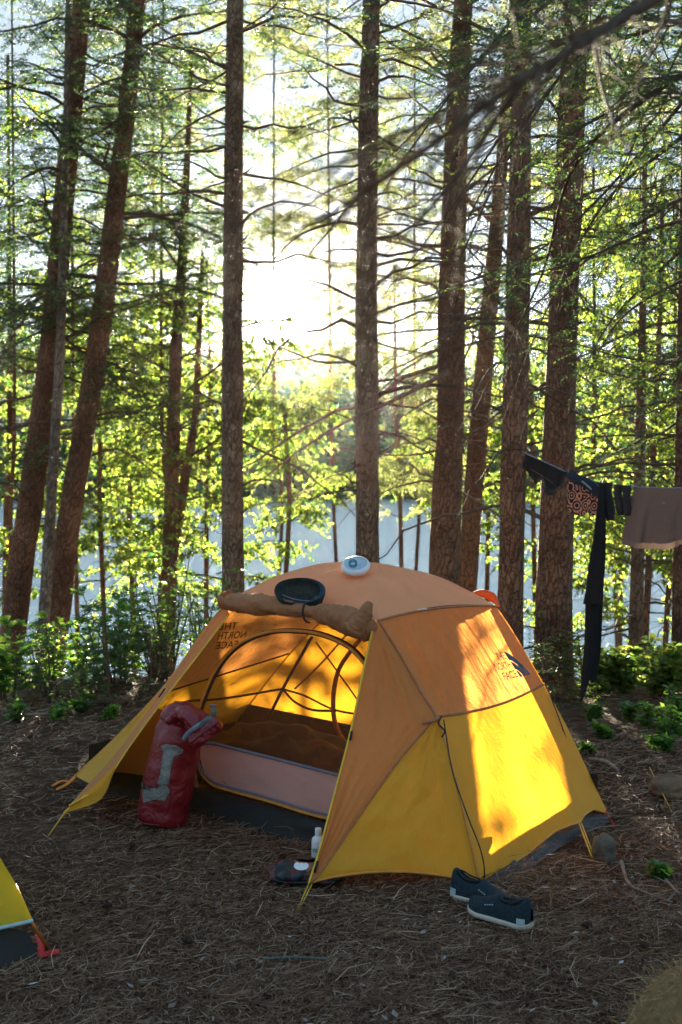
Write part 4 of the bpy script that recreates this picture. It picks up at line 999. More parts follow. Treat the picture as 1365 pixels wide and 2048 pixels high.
# red dry bag
bag = thing('dry_bag', G(325, 1640), 'red waterproof roll top bag patched with silver tape, standing in the tent doorway', 'bag')
d0 = 5.22
cc = cP([(324, 1644, d0), (329, 1610, d0), (334, 1581, d0), (341, 1545, d0 + .01), (352, 1499, d0 + .02), (361, 1460, d0 + .02), (366, 1436, d0 + .02), (372, 1414, d0)], 60)
cc[0][2] = .01
rr = np.interp(np.linspace(0, 1, 60), [0, .015, .06, .3, .55, .75, .88, .95, 1], [.07, .10, .108, .110, .110, .108, .098, .074, .03])
th = np.arange(40) / 40 * 6.283; s = np.linspace(0, 1, 60)
q = np.stack([np.cos(th)[None] * 1.4 + 0 * s[:, None], np.sin(th)[None] * 1.4 + 0 * s[:, None], s[:, None] * 6 + 0 * th[None]], -1)
mb = MB(); mb.tube(cc, rr[:, None] * (1 + (.05 + .07 * s[:, None] ** 2) * vnoise(q + 2) - .15 * s[:, None] * np.abs(vnoise(q * (1.7, 1.7, 1.0) + 9)) + .05 * vnoise(q * 2.6 + 5)), 40); body = obj('body', mb, M_bagred, bag)
# folded neck and rolled closure hanging over to the right
c2 = cP([(345, 1440, 5.20), (368, 1425, 5.17), (388, 1435, 5.13), (402, 1452, 5.10), (408, 1466, 5.09)], 24)
q2 = np.stack([np.cos(th)[None] * 1.6 + 0 * np.linspace(0, 1, 24)[:, None], np.sin(th)[None] * 1.6 + 0 * np.linspace(0, 1, 24)[:, None], np.linspace(0, 4, 24)[:, None] + 0 * th[None]], -1)
mb = MB(); mb.tube(c2, np.interp(np.linspace(0, 1, 24), [0, .4, .8, 1], [.05, .058, .062, .05])[:, None] * (1 + .22 * vnoise(q2 + 7) - .35 * np.abs(vnoise(q2 * 1.6 + 3))), 40, squash=.62); obj('neck', mb, M_bagred, bag)
ra, rbp = P(383, 1488, 5.06), P(440, 1444, 5.07)
axr = nrm(rbp - ra); m = 30; sl2 = np.linspace(0, 1, m); cl = ra + (rbp - ra) * sl2[:, None]
q3 = np.stack([np.cos(th)[None] * 1.2 + 0 * sl2[:, None], np.sin(th)[None] * 1.2 + 0 * sl2[:, None], sl2[:, None] * 5 + 0 * th[None]], -1)
mb = MB(); mb.tube(cl, np.interp(sl2, [0, .05, .5, .95, 1], [.03, .042, .044, .042, .03])[:, None] * (1 + .18 * vnoise(q3 + 11) - .3 * np.abs(vnoise(q3 * 1.5 + 2))), 40, squash=.8); obj('rolled_closure', mb, M_bagred, bag)
mb = MB(); bk = np.array((0, .03, 0))
def band(mb, pts, wdt, thick, nrm_):
    pts = np.asarray(pts); tg = nrm(np.gradient(pts, axis=0)); sd = nrm(np.cross(tg, nrm_)) * wdt / 2; nn = nrm(np.cross(sd, tg)) * thick / 2
    V = np.stack([pts - sd - nn, pts + sd - nn, pts + sd + nn, pts - sd + nn], 1); mb.grid(V, closed=True)
    k = len(pts) - 1; mb.add(np.vstack([V[0], V[-1]]), [(0, 3, 2, 1), (4, 5, 6, 7)])
st = cP([(367, 1480, 5.04), (377, 1466, 5.015), (393, 1454, 5.0), (410, 1443, 4.995), (424, 1436, 5.0)], 16)
band(mb, st, .018, .003, (0, -1, .3)); obj('strap', mb, M_strap, bag)
mb = MB(); mb.box(P(409, 1444, 4.985), .045, .010, .026, np.array([axr, np.cross((0, 0, 1.), axr) * -1, (0, 0, 1.)]).T); mb.box(P(428, 1425, 4.99), .020, .010, .034); mb.box(P(426, 1412, 4.99), .026, .012, .010)
obj('buckle', mb, M_buckle, bag)
tb_ = bvh(body)
def patch(pix, rings=5, off=.0035):
    """closed outline in photo pixels laid on the bag"""
    o = Vector((0, 0, CAMZ)); c = np.mean(pix, 0); P_ = np.array(pix, float); n = len(P_); v = [];
    for k in range(rings + 1):
        for p in P_:
            x = c + (p - c) * (k / rings); d = ray(*x); h, *_ = tb_.ray_cast(o, d)
            v.append(np.array(h if h is not None else o + d * 5.1) - np.array(d) * off)
    f = [(k * n + i, k * n + (i + 1) % n, (k + 1) * n + (i + 1) % n, (k + 1) * n + i) for k in range(rings) for i in range(n)]
    mb = MB(); mb.add(v, f); return mb
def dens(p, st=6):
    o_ = []; 
    for i in range(len(p)):
        a, b = np.array(p[i], float), np.array(p[(i + 1) % len(p)], float); k = max(1, int(np.linalg.norm(b - a) / st))
        o_ += [a + (b - a) * j / k for j in range(k)]
    return o_
for s0, s1, nm_ in ((.012, .03, 'base_seam'),):
    kk_ = 2; ring_ = [cc[kk_] + np.array((math.cos(a), math.sin(a), 0)) * .102 for a in np.linspace(0, 6.283, 40)]
    mb = MB(); mb.tube(ring_, .0035, 6); obj(nm_, mb, M_bagred, bag)
mb = MB(); mb.tube(np.array([ra, (ra + rbp) / 2 + (0, -.004, .004), rbp]) + (0, -.042, .012), .004, 6); obj('fold_edge', mb, M_bagred, bag)
obj('tape_patch', patch(dens([(321, 1492), (332, 1488), (352, 1491), (367, 1500), (366, 1506), (350, 1513), (336, 1511), (329, 1507)]), off=.0045), M_duct, bag)
obj('tape_patch', patch(dens([(327, 1505), (348, 1511), (340, 1550), (337, 1570), (315, 1569), (321, 1545)])), M_duct, bag)
obj('tape_patch', patch(dens([(283, 1564), (290, 1578), (315, 1576), (320, 1568), (335, 1572), (340, 1584), (330, 1602), (310, 1600), (287, 1606), (284, 1585)]), off=.005), M_duct, bag)

# dark hat and clear inflatable lantern on the roof
M_hat = m_plain('dark_felt', (.018, .035, .038), .85, .3, 60, .5)
M_hat_rim = m_plain('navy_felt_rim', (.02, .045, .075), .7, .25, 60, .4)
hat = thing('hat', P(600, 1200, 5.16), 'dark teal brimmed hat lying upside down on the front of the roof', 'hat')
hc = P(600, 1181, 5.17); hx = np.array((1, .1, -.04)); hx = nrm(hx); hn = nrm(np.array((-.05, -.86, .55))); hy = np.cross(hn, hx)
rows = []; thh = np.arange(48) / 48 * 6.283
for rk, dk in ((1.0, 0), (1.03, -.006), (1.0, -.014), (.95, -.03), (.88, -.05), (.75, -.068), (.45, -.078), (.0, -.08)):
    rows.append([hc + hx * .104 * rk * math.cos(a) * (1.0) + hy * .062 * rk * math.sin(a) * (1 + .06 * math.sin(2 * a)) + hn * (dk + .004 * math.sin(3 * a)) + np.array((0, 0, -.03)) * (-dk / .08) for a in thh])
mb = MB(); mb.grid(np.array(rows), closed=True)
rows2 = [[hc + hx * .104 * rk * math.cos(a) + hy * .062 * rk * math.sin(a) * (1 + .06 * math.sin(2 * a)) + hn * (dk + .004 * math.sin(3 * a)) for a in thh] for rk, dk in ((1.0, 0), (.93, -.004), (.86, -.02), (.74, -.038), (.45, -.048), (0, -.05))]
mb.grid(np.array(rows2)[::-1], closed=True); obj('crown', mb, M_hat, hat)
mb = MB(); c = []; rim = []
for a in np.linspace(-1.9, 1.25, 30):
    c.append(hc + hx * .096 * math.cos(a) + hy * .058 * math.sin(a) + hn * .004); rim.append(.003 + .013 * math.cos((a + .25) / 1.6 * 1.5) ** 2)
mb.tube(c, np.array(rim), 10, squash=.5); obj('brim', mb, M_hat_rim, hat)
mb = MB(); mb.tube(cr([hc + hx * -.075 + hn * -.022 + hy * -.012, hc + hx * -.02 + hy * -.034 + hn * -.018, hc + hx * .045 + hy * -.038 + hn * -.016, hc + hx * .07 + hy * -.02 + hn * -.01], 16), .0022, 6); obj('chin_cord', mb, M_strap, hat)

t = NT('clear_vinyl'); gl = t.n('BsdfGlossy'); gl.inputs['Roughness'].default_value = .15; tp = t.n('BsdfTransparent'); tp.inputs[0].default_value = (.9, .95, 1, 1)
dfb = t.n('BsdfDiffuse'); dfb.inputs[0].default_value = (.75, .85, .95, 1)
M_vinyl = t.done(t.mix(.45, t.mix(.35, gl.outputs[0], dfb.outputs[0]), tp.outputs[0]))
M_lblue = m_plain('blue_solar_panel', (.07, .28, .55), .3, .5, 50, .3); M_teal = m_plain('teal_handle', (.02, .25, .3), .5, .2); M_lwhite = m_plain('white_vinyl_rim', (.75, .76, .8), .35, .08)
lan = thing('lantern', P(712, 1143, 5.35), 'round clear inflatable lantern with a blue centre lying near the roof peak', 'lantern')
lc = P(712, 1132, 5.36); ln_ = nrm(np.array((-.06, -.5, .86))); lx = nrm(np.array((1, 0, .07))); ly = np.cross(ln_, lx)
def disc(mb, rows_, c=lc, ex=1.0):
    mb.grid(np.array([[c + lx * r_ * math.cos(a) + ly * r_ * math.sin(a) * ex + ln_ * h_ for a in thh] for r_, h_ in rows_]), closed=True)
mb = MB(); disc(mb, [(0, -.018), (.045, -.018), (.058, -.013), (.063, 0), (.058, .012), (.05, .015)]); obj('rim', mb, M_lwhite, lan)
mb = MB(); disc(mb, [(.05, .0155), (.045, .017), (.02, .019), (0, .0195)]); obj('face', mb, M_vinyl, lan)
mb = MB(); disc(mb, [(.046, .010), (.04, .0145), (0, .0145)]); obj('solar_panel', mb, M_lblue, lan)
mb = MB(); mb.tube([lc + lx * (-.012 + .016 * math.cos(a)) + ly * (-.008 + .022 * math.sin(a)) + ln_ * .024 for a in np.linspace(0, 6.283, 20)], .0035, 6); obj('handle', mb, M_teal, lan)

# bottle and printed pouch by the tent door
bt = thing('bottle', G(637, 1722), 'white squeeze bottle with green lettering beside the orange door edge', 'bottle')
M_white = m_plain('white_plastic', (.72, .74, .78), .35, .04, bump=.02); M_green = m_plain('green_print', (.02, .22, .12), .5, .1)
bc = G(637, 1722); h = 0.0; prof = [(0, 0), (.022, .001), (.026, .006), (.026, .075), (.024, .088), (.014, .098), (.012, .1)]
def lathe(mb, c, prof, n=28, sx=1.0): a = np.arange(n) / n * 6.283; mb.grid(np.array([[(c[0] + r_ * math.cos(k) * sx, c[1] + r_ * math.sin(k), c[2] + z_) for k in a] for r_, z_ in prof])[:, ::1], closed=True)
mb = MB(); lathe(mb, bc, prof); obj('body', mb, M_white, bt)
mb = MB(); lathe(mb, bc, [(.012, .099), (.0125, .1), (.0125, .125), (.011, .128), (0, .128)]); obj('cap', mb, M_white, bt)
v, f = text_mesh('UNSC'); 
mb = MB(); pts = [(bc[0] + .0268 * math.sin(a), bc[1] - .0268 * math.cos(a), bc[2] + .040 + k * .016) for a, k in ((-1.0 + u * 1.3, k) for u, k in v)]
fs = [x for x in f if len(x) == 3]; fq = [x for x in f if len(x) == 4]; mb.add(pts, fq or None, fs or None); obj('label_print', mb, M_green, bt, smooth=False)
t = NT('printed_pouch'); vz = t.n('TexVoronoi'); vz.inputs['Scale'].default_value = 34; t.l(t.coord(), vz.inputs['Vector'])
sc_ = t.n('SeparateColor'); t.l(vz.outputs['Color'], sc_.inputs[0])
M_pouch = t.done(t.pr(t.ramp(sc_.outputs[0], [(.35, (.008, .008, .01)), (.55, (.14, .012, .015)), (.66, (.02, .04, .06)), (.72, (.01, .01, .01)), (.93, (.25, .09, .04))]), .45, t.bump(t.noise(40, 4), .5, .01), 0, .4))
po = thing('pouch', G(600, 1778), 'small dark printed pouch with a white round emblem lying by the door corner', 'pouch')
g = G(608, 1775); n, m = 36, 16; th2 = np.arange(n) / n * 6.283; ph = np.linspace(-.9, 1.5, m)
dd = np.stack([np.sign(np.cos(th2))[None] * np.abs(np.cos(th2))[None] ** .7 * np.cos(ph)[:, None] ** .5, np.sin(th2)[None] * np.cos(ph)[:, None] ** .5, np.sin(ph)[:, None] + 0 * th2[None]], -1)
vv_ = dd * (1 + .2 * vnoise(dd * 2.2 + 4) + .08 * vnoise(dd * 6))[..., None] * (.135, .06, .046) + g + (.01, .04, .038)
mb = MB(); mb.grid(vv_, closed=True); pb = obj('body', mb, M_pouch, po)
mb = MB(); mb.tube(cr([g + (-.12, .0, .03), g + (-.06, -.012, .022), g + (.04, -.018, .025), g + (.13, 0, .03)], 20), .006, 8); obj('zip', mb, M_black, po)
tbp = bvh(pb)
def on(pix, rings, off, tree_, mat, name, parent, dist=4.6):
    o = Vector((0, 0, CAMZ)); c = np.mean(pix, 0); P_ = np.array(pix, float); n = len(P_); v = []
    for k in range(rings + 1):
        for p in P_:
            x = c + (p - c) * (k / rings); d = ray(*x); h_, *_ = tree_.ray_cast(o, d)
            v.append(np.array(h_ if h_ is not None else o + d * dist) - np.array(d) * off)
    f = [(k * n + i, k * n + (i + 1) % n, (k + 1) * n + (i + 1) % n, (k + 1) * n + i) for k in range(rings) for i in range(n)]
    mb = MB(); mb.add(v, f); return obj(name, mb, mat, parent)
def ell(cx, cy, a, b, n=24): return [(cx + a * math.cos(k), cy + b * math.sin(k)) for k in np.arange(n) / n * 6.283]
on(ell(603, 1732, 15, 9), 3, .003, tbp, M_white, 'emblem', po); 

# barefoot shoes
M_shoe = m_plain('teal_black_knit', (.012, .028, .04), .8, .35, 90, .6); M_sole = m_plain('cream_rubber', (.5, .46, .38), .6, .12, 30, .2); M_silver = m_plain('silver_patch', (.35, .45, .5), .35, .1); M_in = m_plain('opening_shade', (.008, .008, .01), .9, .2)
def shoe(label, heel, toe, roll_, flip=1):
    heel, toe = np.array(heel), np.array(toe); root = thing('shoe', heel, label, 'shoe', 'pair of slip-on shoes')
    X_ = nrm(toe - heel); L = .262; Z_ = nrm(np.array((0, 0, 1.)) - X_ * X_[2]); Y_ = np.cross(Z_, X_)
    def T(p): p = np.asarray(p, float); return heel + X_ * p[..., :1] + Y_ * p[..., 1:2] * flip + Z_ * p[..., 2:3]
    xs_ = np.linspace(0, 1, 34)
    wd = np.interp(xs_, [0, .03, .12, .35, .55, .75, .9, .97, 1], [.008, .024, .033, .032, .038, .048, .042, .026, .008])
    cy = np.interp(xs_, [0, .4, .75, 1], [0, .002, -.006, -.014])
    ht = np.interp(xs_, [0, .04, .12, .25, .38, .5, .65, .8, .93, 1], [.05, .085, .088, .068, .066, .072, .056, .042, .032, .015])
    a = np.arange(24) / 24 * 6.283
    spr = .012 * np.clip((xs_ - .8) / .2, 0, 1) ** 2 + .006 * np.clip((.1 - xs_) / .1, 0, 1)
    V = []
    for k, x in enumerate(xs_):
        for h_, w_ in ((0, .97), (.006, 1.08), (.016, 1.06), (.018, .98)): pass
    so = []
    prof_ = [(-.96, .001), (.96, .001), (1.07, .006), (1.06, .018), (.98, .021), (-.98, .021), (-1.06, .018), (-1.07, .006)]
    for k, x in enumerate(xs_): so.append([(x * L, cy[k] + wd[k] * p, z + spr[k]) for p, z in prof_])
    mb = MB(); mb.grid(T(np.array(so)), closed=True); mb.add(T(np.array([so[0], so[-1]])).reshape(-1, 3), [(0, 1, 2, 7), (2, 3, 6, 7), (3, 4, 5, 6), (15, 10, 9, 8), (15, 14, 11, 10), (14, 13, 12, 11)]); obj('sole', mb, M_sole, root)
    up = []
    for k, x in enumerate(xs_):
        row = []
        for t_ in np.linspace(0, math.pi, 15):
            op = .10 < x < .46
            yy = math.cos(t_); zz = math.sin(t_)
            zt = ht[k] * zz ** .8
            if op and zz > .80: zt = ht[k] * (.80 ** .8) - (zz - .80) * .20      # ankle opening sinks in
            row.append((x * L, cy[k] + wd[k] * (yy * (1.0 if zz < .6 else 1) if abs(yy) > 0 else 0) * (1 - .18 * zz), .018 + spr[k] + zt))
        up.append(row)
    mb = MB(); mb.grid(T(np.array(up))); obj('upper', mb, M_shoe, root)
    mb = MB(); k0 = [(x * L, cy_ * 1.0 + s_ * w_ * .50, z_) for s_, rng in ((1, 1), (-1, -1)) for x, cy_, w_, z_ in []]
    ring = []
    for t_ in np.linspace(0, 6.283, 30):
        x = .28 + .17 * math.cos(t_); kk = np.interp(x, xs_, np.arange(34)); w_ = np.interp(x, xs_, wd); c_y = np.interp(x, xs_, cy); h_ = np.interp(x, xs_, ht)
        ring.append((x * L, c_y + w_ * .56 * math.sin(t_), .020 + h_ * .84 + .004))
    mb.tube(T(np.array(ring)), .0035, 6); obj('collar', mb, M_shoe, root)
    rg = np.array(ring); cen = rg.mean(0); rows_ = np.stack([cen + (rg - cen) * k + np.array((0, 0, -.014)) * (1 - k * .6) for k in (0, .5, .97)])
    mb = MB(); mb.grid(T(rows_), closed=True); obj('dark_opening', mb, M_in, root)  # dark inset sheet standing in for the shade inside the ankle opening
    for x, l_, z_ in ((.09, .028, .030), (.40, .030, .030)):
        w_ = np.interp(x, xs_, wd); 
        for sd in (1, -1):
            mb = MB(); pr_ = []
            for xx in np.linspace(x - l_ / L / 2, x + l_ / L / 2, 5):
                ww = np.interp(xx, xs_, wd); cyy = np.interp(xx, xs_, cy)
                pr_.append([(xx * L, cyy + sd * (ww * .99 + .0022), .022), (xx * L, cyy + sd * (ww * .96 + .002), .042 if x < .2 else .030)])
            if x < .2: mb.grid(T(np.array(pr_))); obj('heel_patch', mb, M_silver, root)
    for i_ in range(4):
        x = .52 + .035 * i_; ww = np.interp(x, xs_, wd); cyy = np.interp(x, xs_, cy); hh_ = np.interp(x, xs_, ht)
        for sd in (1, -1):
            mb = MB(); mb.tube(T(np.array([(x * L, cyy + sd * (ww * .86), .018 + hh_ * .62), (x * L, cyy + sd * (ww * .86 + .004), .018 + hh_ * .62)])), .0025, 6); obj('eyelet', mb, M_silver, root)
    return root
shoe('dark teal slip-on shoe with cream sole, the rear one, under the tent corner', G(905, 1792) , G(1040, 1830), 0, 1)
shoe('dark teal slip-on shoe with cream sole, lying in front of its mate', G(1064, 1862), G(938, 1822), 0, 1)

# stones, sticks, mound
M_stone = m_plain('grey_stone', (.10, .085, .065), .9, .35, 18, .8)
M_stone2 = m_plain('brown_stone', (.15, .1, .06), .9, .35, 18, .8)
def stone(label, c, r, seed, mat, group=None):
    n, m = 28, 18; th = np.arange(n) / n * 6.283; ph = np.linspace(-1.4, 1.57, m)
    d = np.stack([np.cos(th)[None] * np.cos(ph)[:, None], np.sin(th)[None] * np.cos(ph)[:, None], np.sin(ph)[:, None] + 0 * th[None]], -1)
    v = d * (1 + .3 * vnoise(d * 1.4 + seed) + .1 * vnoise(d * 4 + seed) + .04 * vnoise(d * 10 + seed))[..., None] * r + c
    mb = MB(); mb.grid(v, closed=True); o = obj('rock', mb, mat); tag(o, label, 'rock', group); return o
stone('small upright grey rock beside the yellow guyline at the tent side', G(1213, 1728) + (0, .02, .045), (.048, .05, .062), 4, M_stone)
stone('flat brown rock at the right edge of the camp floor', G(1348, 1590) + (0, 0, .03), (.12, .08, .052), 8, M_stone2)
def stick(name, label, pts, r0, r1, mat, nt_=0, seed=0):
    mb = MB(); c = cr(pts, 24); mb.tube(c, np.linspace(r0, r1, 24) * (1 + .15 * np.random.RandomState(seed).randn(24)), 7)
    rs_ = np.random.RandomState(seed)
    for i in range(nt_):
        k = rs_.randint(3, 23); e = c[k] + nrm(np.array((rs_.randn(), rs_.randn(), .3))) * rs_.uniform(.03, .09); mb.seg(c[k], e, r1, r1 * .4)
    o = obj(name, mb, mat); tag(o, label, 'stick', 'sticks on the camp floor')
M_st = m_plain('weathered_stick', (.2, .15, .12), .9, .3); M_stg = m_plain('green_grey_stick', (.1, .13, .11), .9, .3)
stick('stick', 'straight greenish stick lying at the bottom of the clearing', [G(525, 1926) + (0, 0, .012), G(590, 1924) + (0, 0, .014), G(662, 1927) + (0, 0, .012)], .0045, .003, M_stg, 2, 1)
stick('stick', 'long curved twig running from the upright rock to the right edge', [G(1243, 1738) + (0, 0, .03), G(1258, 1775) + (0, 0, .015), G(1290, 1792) + (0, 0, .013), G(1345, 1812) + (0, 0, .012)], .008, .004, M_st, 4, 2)
stick('stick', 'pale sunlit twig by the yellow green seedling', [G(1333, 1768) + (0, 0, .012), G(1352, 1790) + (0, 0, .016), G(1385, 1820) + (0, 0, .012)], .006, .004, M_st, 4, 3)
stick('stick', 'thick dead stick right of the tent, lying on shaded floor', [G(1180, 1525) + (0, 0, .015), G(1212, 1532) + (0, 0, .02), G(1238, 1548) + (0, 0, .015)], .012, .009, M_st, 1, 4)
stick('stick', 'short pale twig beside the red corner strap', [G(1170, 1672) + (0, 0, .012), G(1200, 1665) + (0, 0, .02), G(1240, 1657) + (0, 0, .012)], .004, .002, M_st, 1, 5)
stick('stick', 'dark stick under the shrubs on the left of the floor', [G(10, 1438) + (0, 0, .02), G(60, 1440) + (0, 0, .03), G(130, 1434) + (0, 0, .02)], .010, .006, M_st, 3, 6)
stick('log', 'broken log lying at the foot of the shrubs left of the tent', [G(200, 1408) + (0, 0, .03), G(232, 1412) + (0, 0, .035), G(262, 1409) + (0, 0, .03)], .03, .024, M_stone2, 0, 7)
stick('stick', 'pale twig reaching from the flat brown rock', [G(1287, 1583) + (0, 0, .02), G(1310, 1578) + (0, 0, .02), G(1340, 1570) + (0, 0, .02)], .008, .005, M_st, 1, 9)

M_cone = m_plain('pine_cone', (.045, .026, .017), .85, .4, 60, .8)
rs = np.random.RandomState(31)
for (px, py) in [(262, 1700), (375, 1890), (545, 1805), (1050, 1640), (1175, 1860), (215, 1820), (1290, 1900), (60, 1480), (905, 1960)]:
    g = G(px, py); az = rs.rand() * 3.14; n, m = 14, 12; s_ = np.linspace(0, 1, m); L = rs.uniform(.03, .042)
    cx = np.array([g + np.array((math.cos(az), math.sin(az), .1)) * L * (q_ - .5) + (0, 0, .016) for q_ in s_])
    rad = L * .3 * np.sin(np.pi * (.08 + .86 * s_)) ** .7; th_ = np.arange(n) / n * 6.283
    mb = MB(); mb.tube(cx, rad[:, None] * (1 + .3 * np.sin(th_ * 5 + 1)[None] * np.sin(s_ * 30)[:, None]), n); o = obj('pine_cone', mb, M_cone); tag(o, 'small dark pine cone lying among the dry needles', 'pine cone', 'pine cones scattered on the camp floor')

# straw mound close to the lens, bottom right
t = NT('dry_straw'); g_ = t.n('NewGeometry')
M_straw = t.done(t.pr(t.ramp(g_.outputs['Random Per Island'], [(0, (.16, .1, .04)), (.5, (.32, .2, .09)), (1, (.5, .37, .2))]), .8, None, 0, .2))
md = thing('straw_tuft', (1.05, 3.05, 0), 'tan mound of dry grass at the bottom right corner', 'grass mound')
n, m = 40, 16; th = np.arange(n) / n * 6.283; ph = np.linspace(0, 1.57, m)
d = np.stack([np.cos(th)[None] * np.cos(ph)[:, None], np.sin(th)[None] * np.cos(ph)[:, None], np.sin(ph)[:, None] + 0 * th[None]], -1)
mdv = d * (1 + .15 * vnoise(d * 2 + 3))[..., None] * (.38, .36, .345) + np.array((1.06, 3.05, -.02))
mb = MB(); mb.grid(mdv, closed=True); obj('mound', mb, m_plain('straw_base', (.2, .12, .05), .95, .3, 40, .8), md)
rs = np.random.RandomState(5); k = 5200; i1 = rs.randint(1, m - 1, k); j1 = rs.randint(0, n, k); c = mdv[i1, j1] + rs.randn(k, 3) * .012
an = rs.rand(k) * 6.283; a = np.c_[np.cos(an), np.sin(an), rs.uniform(-.1, .6, k)] * rs.uniform(.02, .06, k)[:, None]; b = nrm(np.cross(a, rs.randn(k, 3))) * .0009
mb = MB(); mb.leaves(c, a, b); obj('straw', mb, M_straw, md, smooth=False)

# corner of a second tent at the left edge
tn = thing('small_tent', G(-60, 1900), 'corner of a second yellow tent with pale blue hem at the left edge', 'tent')
M_ye2 = m_fabric('lemon_nylon', (.62, .48, .03), (.8, .6, .03), .5, bump=.5); M_hem2 = m_plain('pale_blue_hem', (.35, .5, .55), .6, .1)
e1 = cP([(-40, 1640, 3.95), (0, 1715, 3.90), (35, 1775, 3.86), (66, 1842, 3.80)], 24); e2 = cP([(-300, 1660, 4.1), (-300, 1760, 4.0), (-300, 1850, 3.8), (-300, 1925, 3.7)], 24)
VV = ruled(e2, e1, 30, 24, None, .012, (6, 3), 3.1); sheet('rain_fly', M_ye2, tn, VV); ribbon('hem', M_hem2, tn, VV[-1], .006)
back2 = cP([(-300, 1640, 5.0), (-300, 1660, 4.9), (-300, 1680, 4.8), (-300, 1720, 4.8)], 24)
sheet('rain_fly', M_ye2, tn, ruled(e1, cP([(-60, 1600, 4.6), (-70, 1630, 4.7), (-80, 1650, 4.8), (-90, 1680, 4.8)], 24), 14, 24, None, .008, (4, 3), 5.1))
sheet('floor_tub', M_tub, tn, ruled(cP([(-300, 1930, 3.68), (-100, 1880, 3.75), (-10, 1855, 3.8), (52, 1862, 3.83)], 20), np.array([G(-300, 2010), G(-100, 1985), G(-10, 1955), G(86, 1913)])[[0, 1, 2, 3]] if False else cr([G(-300, 2010), G(-100, 1985), G(-10, 1955), G(84, 1914)], 20), 8, 20, None, .012, (3, 5), 3.0))
ribbon('tent_pole', m_plain('orange_pole', (.5, .16, .03), .35, .1, metal=.4, bump=0), tn, np.array([P(30, 1770, 3.90), P(63, 1845, 3.82), G(97, 1905) + (0, 0, .01)]), .0055)
mb = MB(); mb.tube(cr([G(76, 1888) + (0, 0, .03), G(84, 1905) + (0, 0, .02), G(80, 1915) + (0, 0, .008), G(118, 1908) + (0, 0, .008)], 14), .012, 8, squash=.35); obj('stake_strap', mb, M_red, tn)

# ------------------------------------------------------------ clothes line
LN = np.array([P(1046, 902, 7.62), P(1055, 908, 7.5), P(1095, 926, 7.35), P(1137, 945, 7.2), P(1172, 958, 7.1), P(1210, 967, 6.98), P(1262, 973, 6.85), P(1365, 976, 6.6), P(1480, 968, 6.3)])
cl_ = cr(LN, 80); rp = thing('clothesline', cl_[0], 'thin cord tied round the scaly trunk and running off to the right, hung with clothes', 'clothes line')
mb = MB(); mb.tube(cl_, .0038, 6); obj('cord', mb, M_strap, rp)
mb = MB(); gc_ = P(1030, 900, 7.7); mb.tube([gc_ + np.array((.082 * math.cos(a), .082 * math.sin(a), .004 * math.sin(3 * a))) for a in np.linspace(0, 6.4, 30)], .003, 6); obj('knot', mb, M_dkcord, rp)
mb = MB(); mb.tube([cl_[-1] + (0, 0, -2.1), cl_[-1] + (0, 0, .25)], .05, 12); far_post = None
def on_line(px):
    k = np.argmin([abs(682.5 + F * (p[0] / (p[1] * 1.0)) - px) for p in cl_]); return cl_[k]
def cloth(name, label, cat, xs_top, bottom, mat, seed, folds=8, amp=.012, back=.35, parent=None, flare=1.0):
    """sheet hung over the line: xs_top = photo x range on the line, bottom = [(px, py)] of the lower edge left to right"""
    n = 60; m = 28; tx = np.linspace(xs_top[0], xs_top[1], n); top = np.array([on_line(x) for x in tx])
    # smooth top
    i_ = [np.argmin([abs(682.5 + F * (p[0] / p[1]) - x) for p in cl_]) for x in xs_top]
    c = cl_[min(i_):max(i_) + 1]; top = cr(c, n)
    bx = np.linspace(0, 1, len(bottom)); bp = np.stack([np.interp(np.linspace(0, 1, n), bx, [q[k] for q in bottom]) for k in (0, 1)], 1)
    bot = np.array([P(bp[i, 0], bp[i, 1], top[i][1] - .015) for i in range(n)])
    v = np.linspace(0, 1, m)[:, None, None]; u = np.linspace(0, 1, n)
    Fv = top[None] * (1 - v) + bot[None] * v
    dn = nrm(np.array((.35, -1, 0)))
    wv = (vnoise(np.stack([u * folds + seed, u * 0 + 1, u * 0], -1)) * 1.6)[None, :, None] * (v ** .6) + .3 * vnoise(np.stack([np.tile(u * folds * 2.2, (m, 1)), np.tile(v[:, 0] * 4, (1, n)), np.full((m, n), seed)], -1))[..., None]
    Fv = Fv + dn * (amp * wv + .008 * np.clip(v * 12, 0, 1))
    Bv = top[None] * (1 - v * back) + bot[None] * v * back - dn * (.006 + amp * .8 * wv * .6)
    V = np.concatenate([Bv[::-1], top[None] + (0, 0, .004), Fv])
    mb = MB(); mb.grid(V); o = obj(name, mb, mat, parent)
    if parent is None: tag(o, label, cat)
    return o, Fv
M_dkcloth = m_fabric('charcoal_cotton', (.02, .02, .022), (.03, .03, .03), .12, bump=.4, wr=20, rough=.9, spec=.1)
M_navy = m_plain('navy_cloth', (.015, .022, .035), .85, .3, 60, .4)
M_towel = m_fabric('mauve_towel', (.18, .125, .105), (.2, .13, .1), .12, bump=.4, wr=24, rough=.95, spec=.05)
M_sock = m_plain('charcoal_wool', (.035, .034, .04), .95, .35, 120, .8)
cloth('shorts', 'charcoal grey shorts hanging leftmost on the line beside the scaly trunk', 'shorts', (1052, 1136), [(1047, 935), (1058, 945), (1068, 960), (1071, 970), (1076, 965), (1085, 958), (1091, 985), (1096, 991), (1112, 986), (1124, 976), (1134, 935)], M_dkcloth, 2, 8, .016, .8)
t = NT('patterned_cloth'); wv_ = t.n('TexVoronoi'); wv_.inputs['Scale'].default_value = 19; wv_.feature = 'F1'; t.l(t.coord(), wv_.inputs['Vector'])
sn = t.n('Math', operation='SINE'); mu = t.n('Math', operation='MULTIPLY'); mu.inputs[1].default_value = 22; t.l(wv_.outputs['Distance'], mu.inputs[0]); t.l(mu.outputs[0], sn.inputs[0])
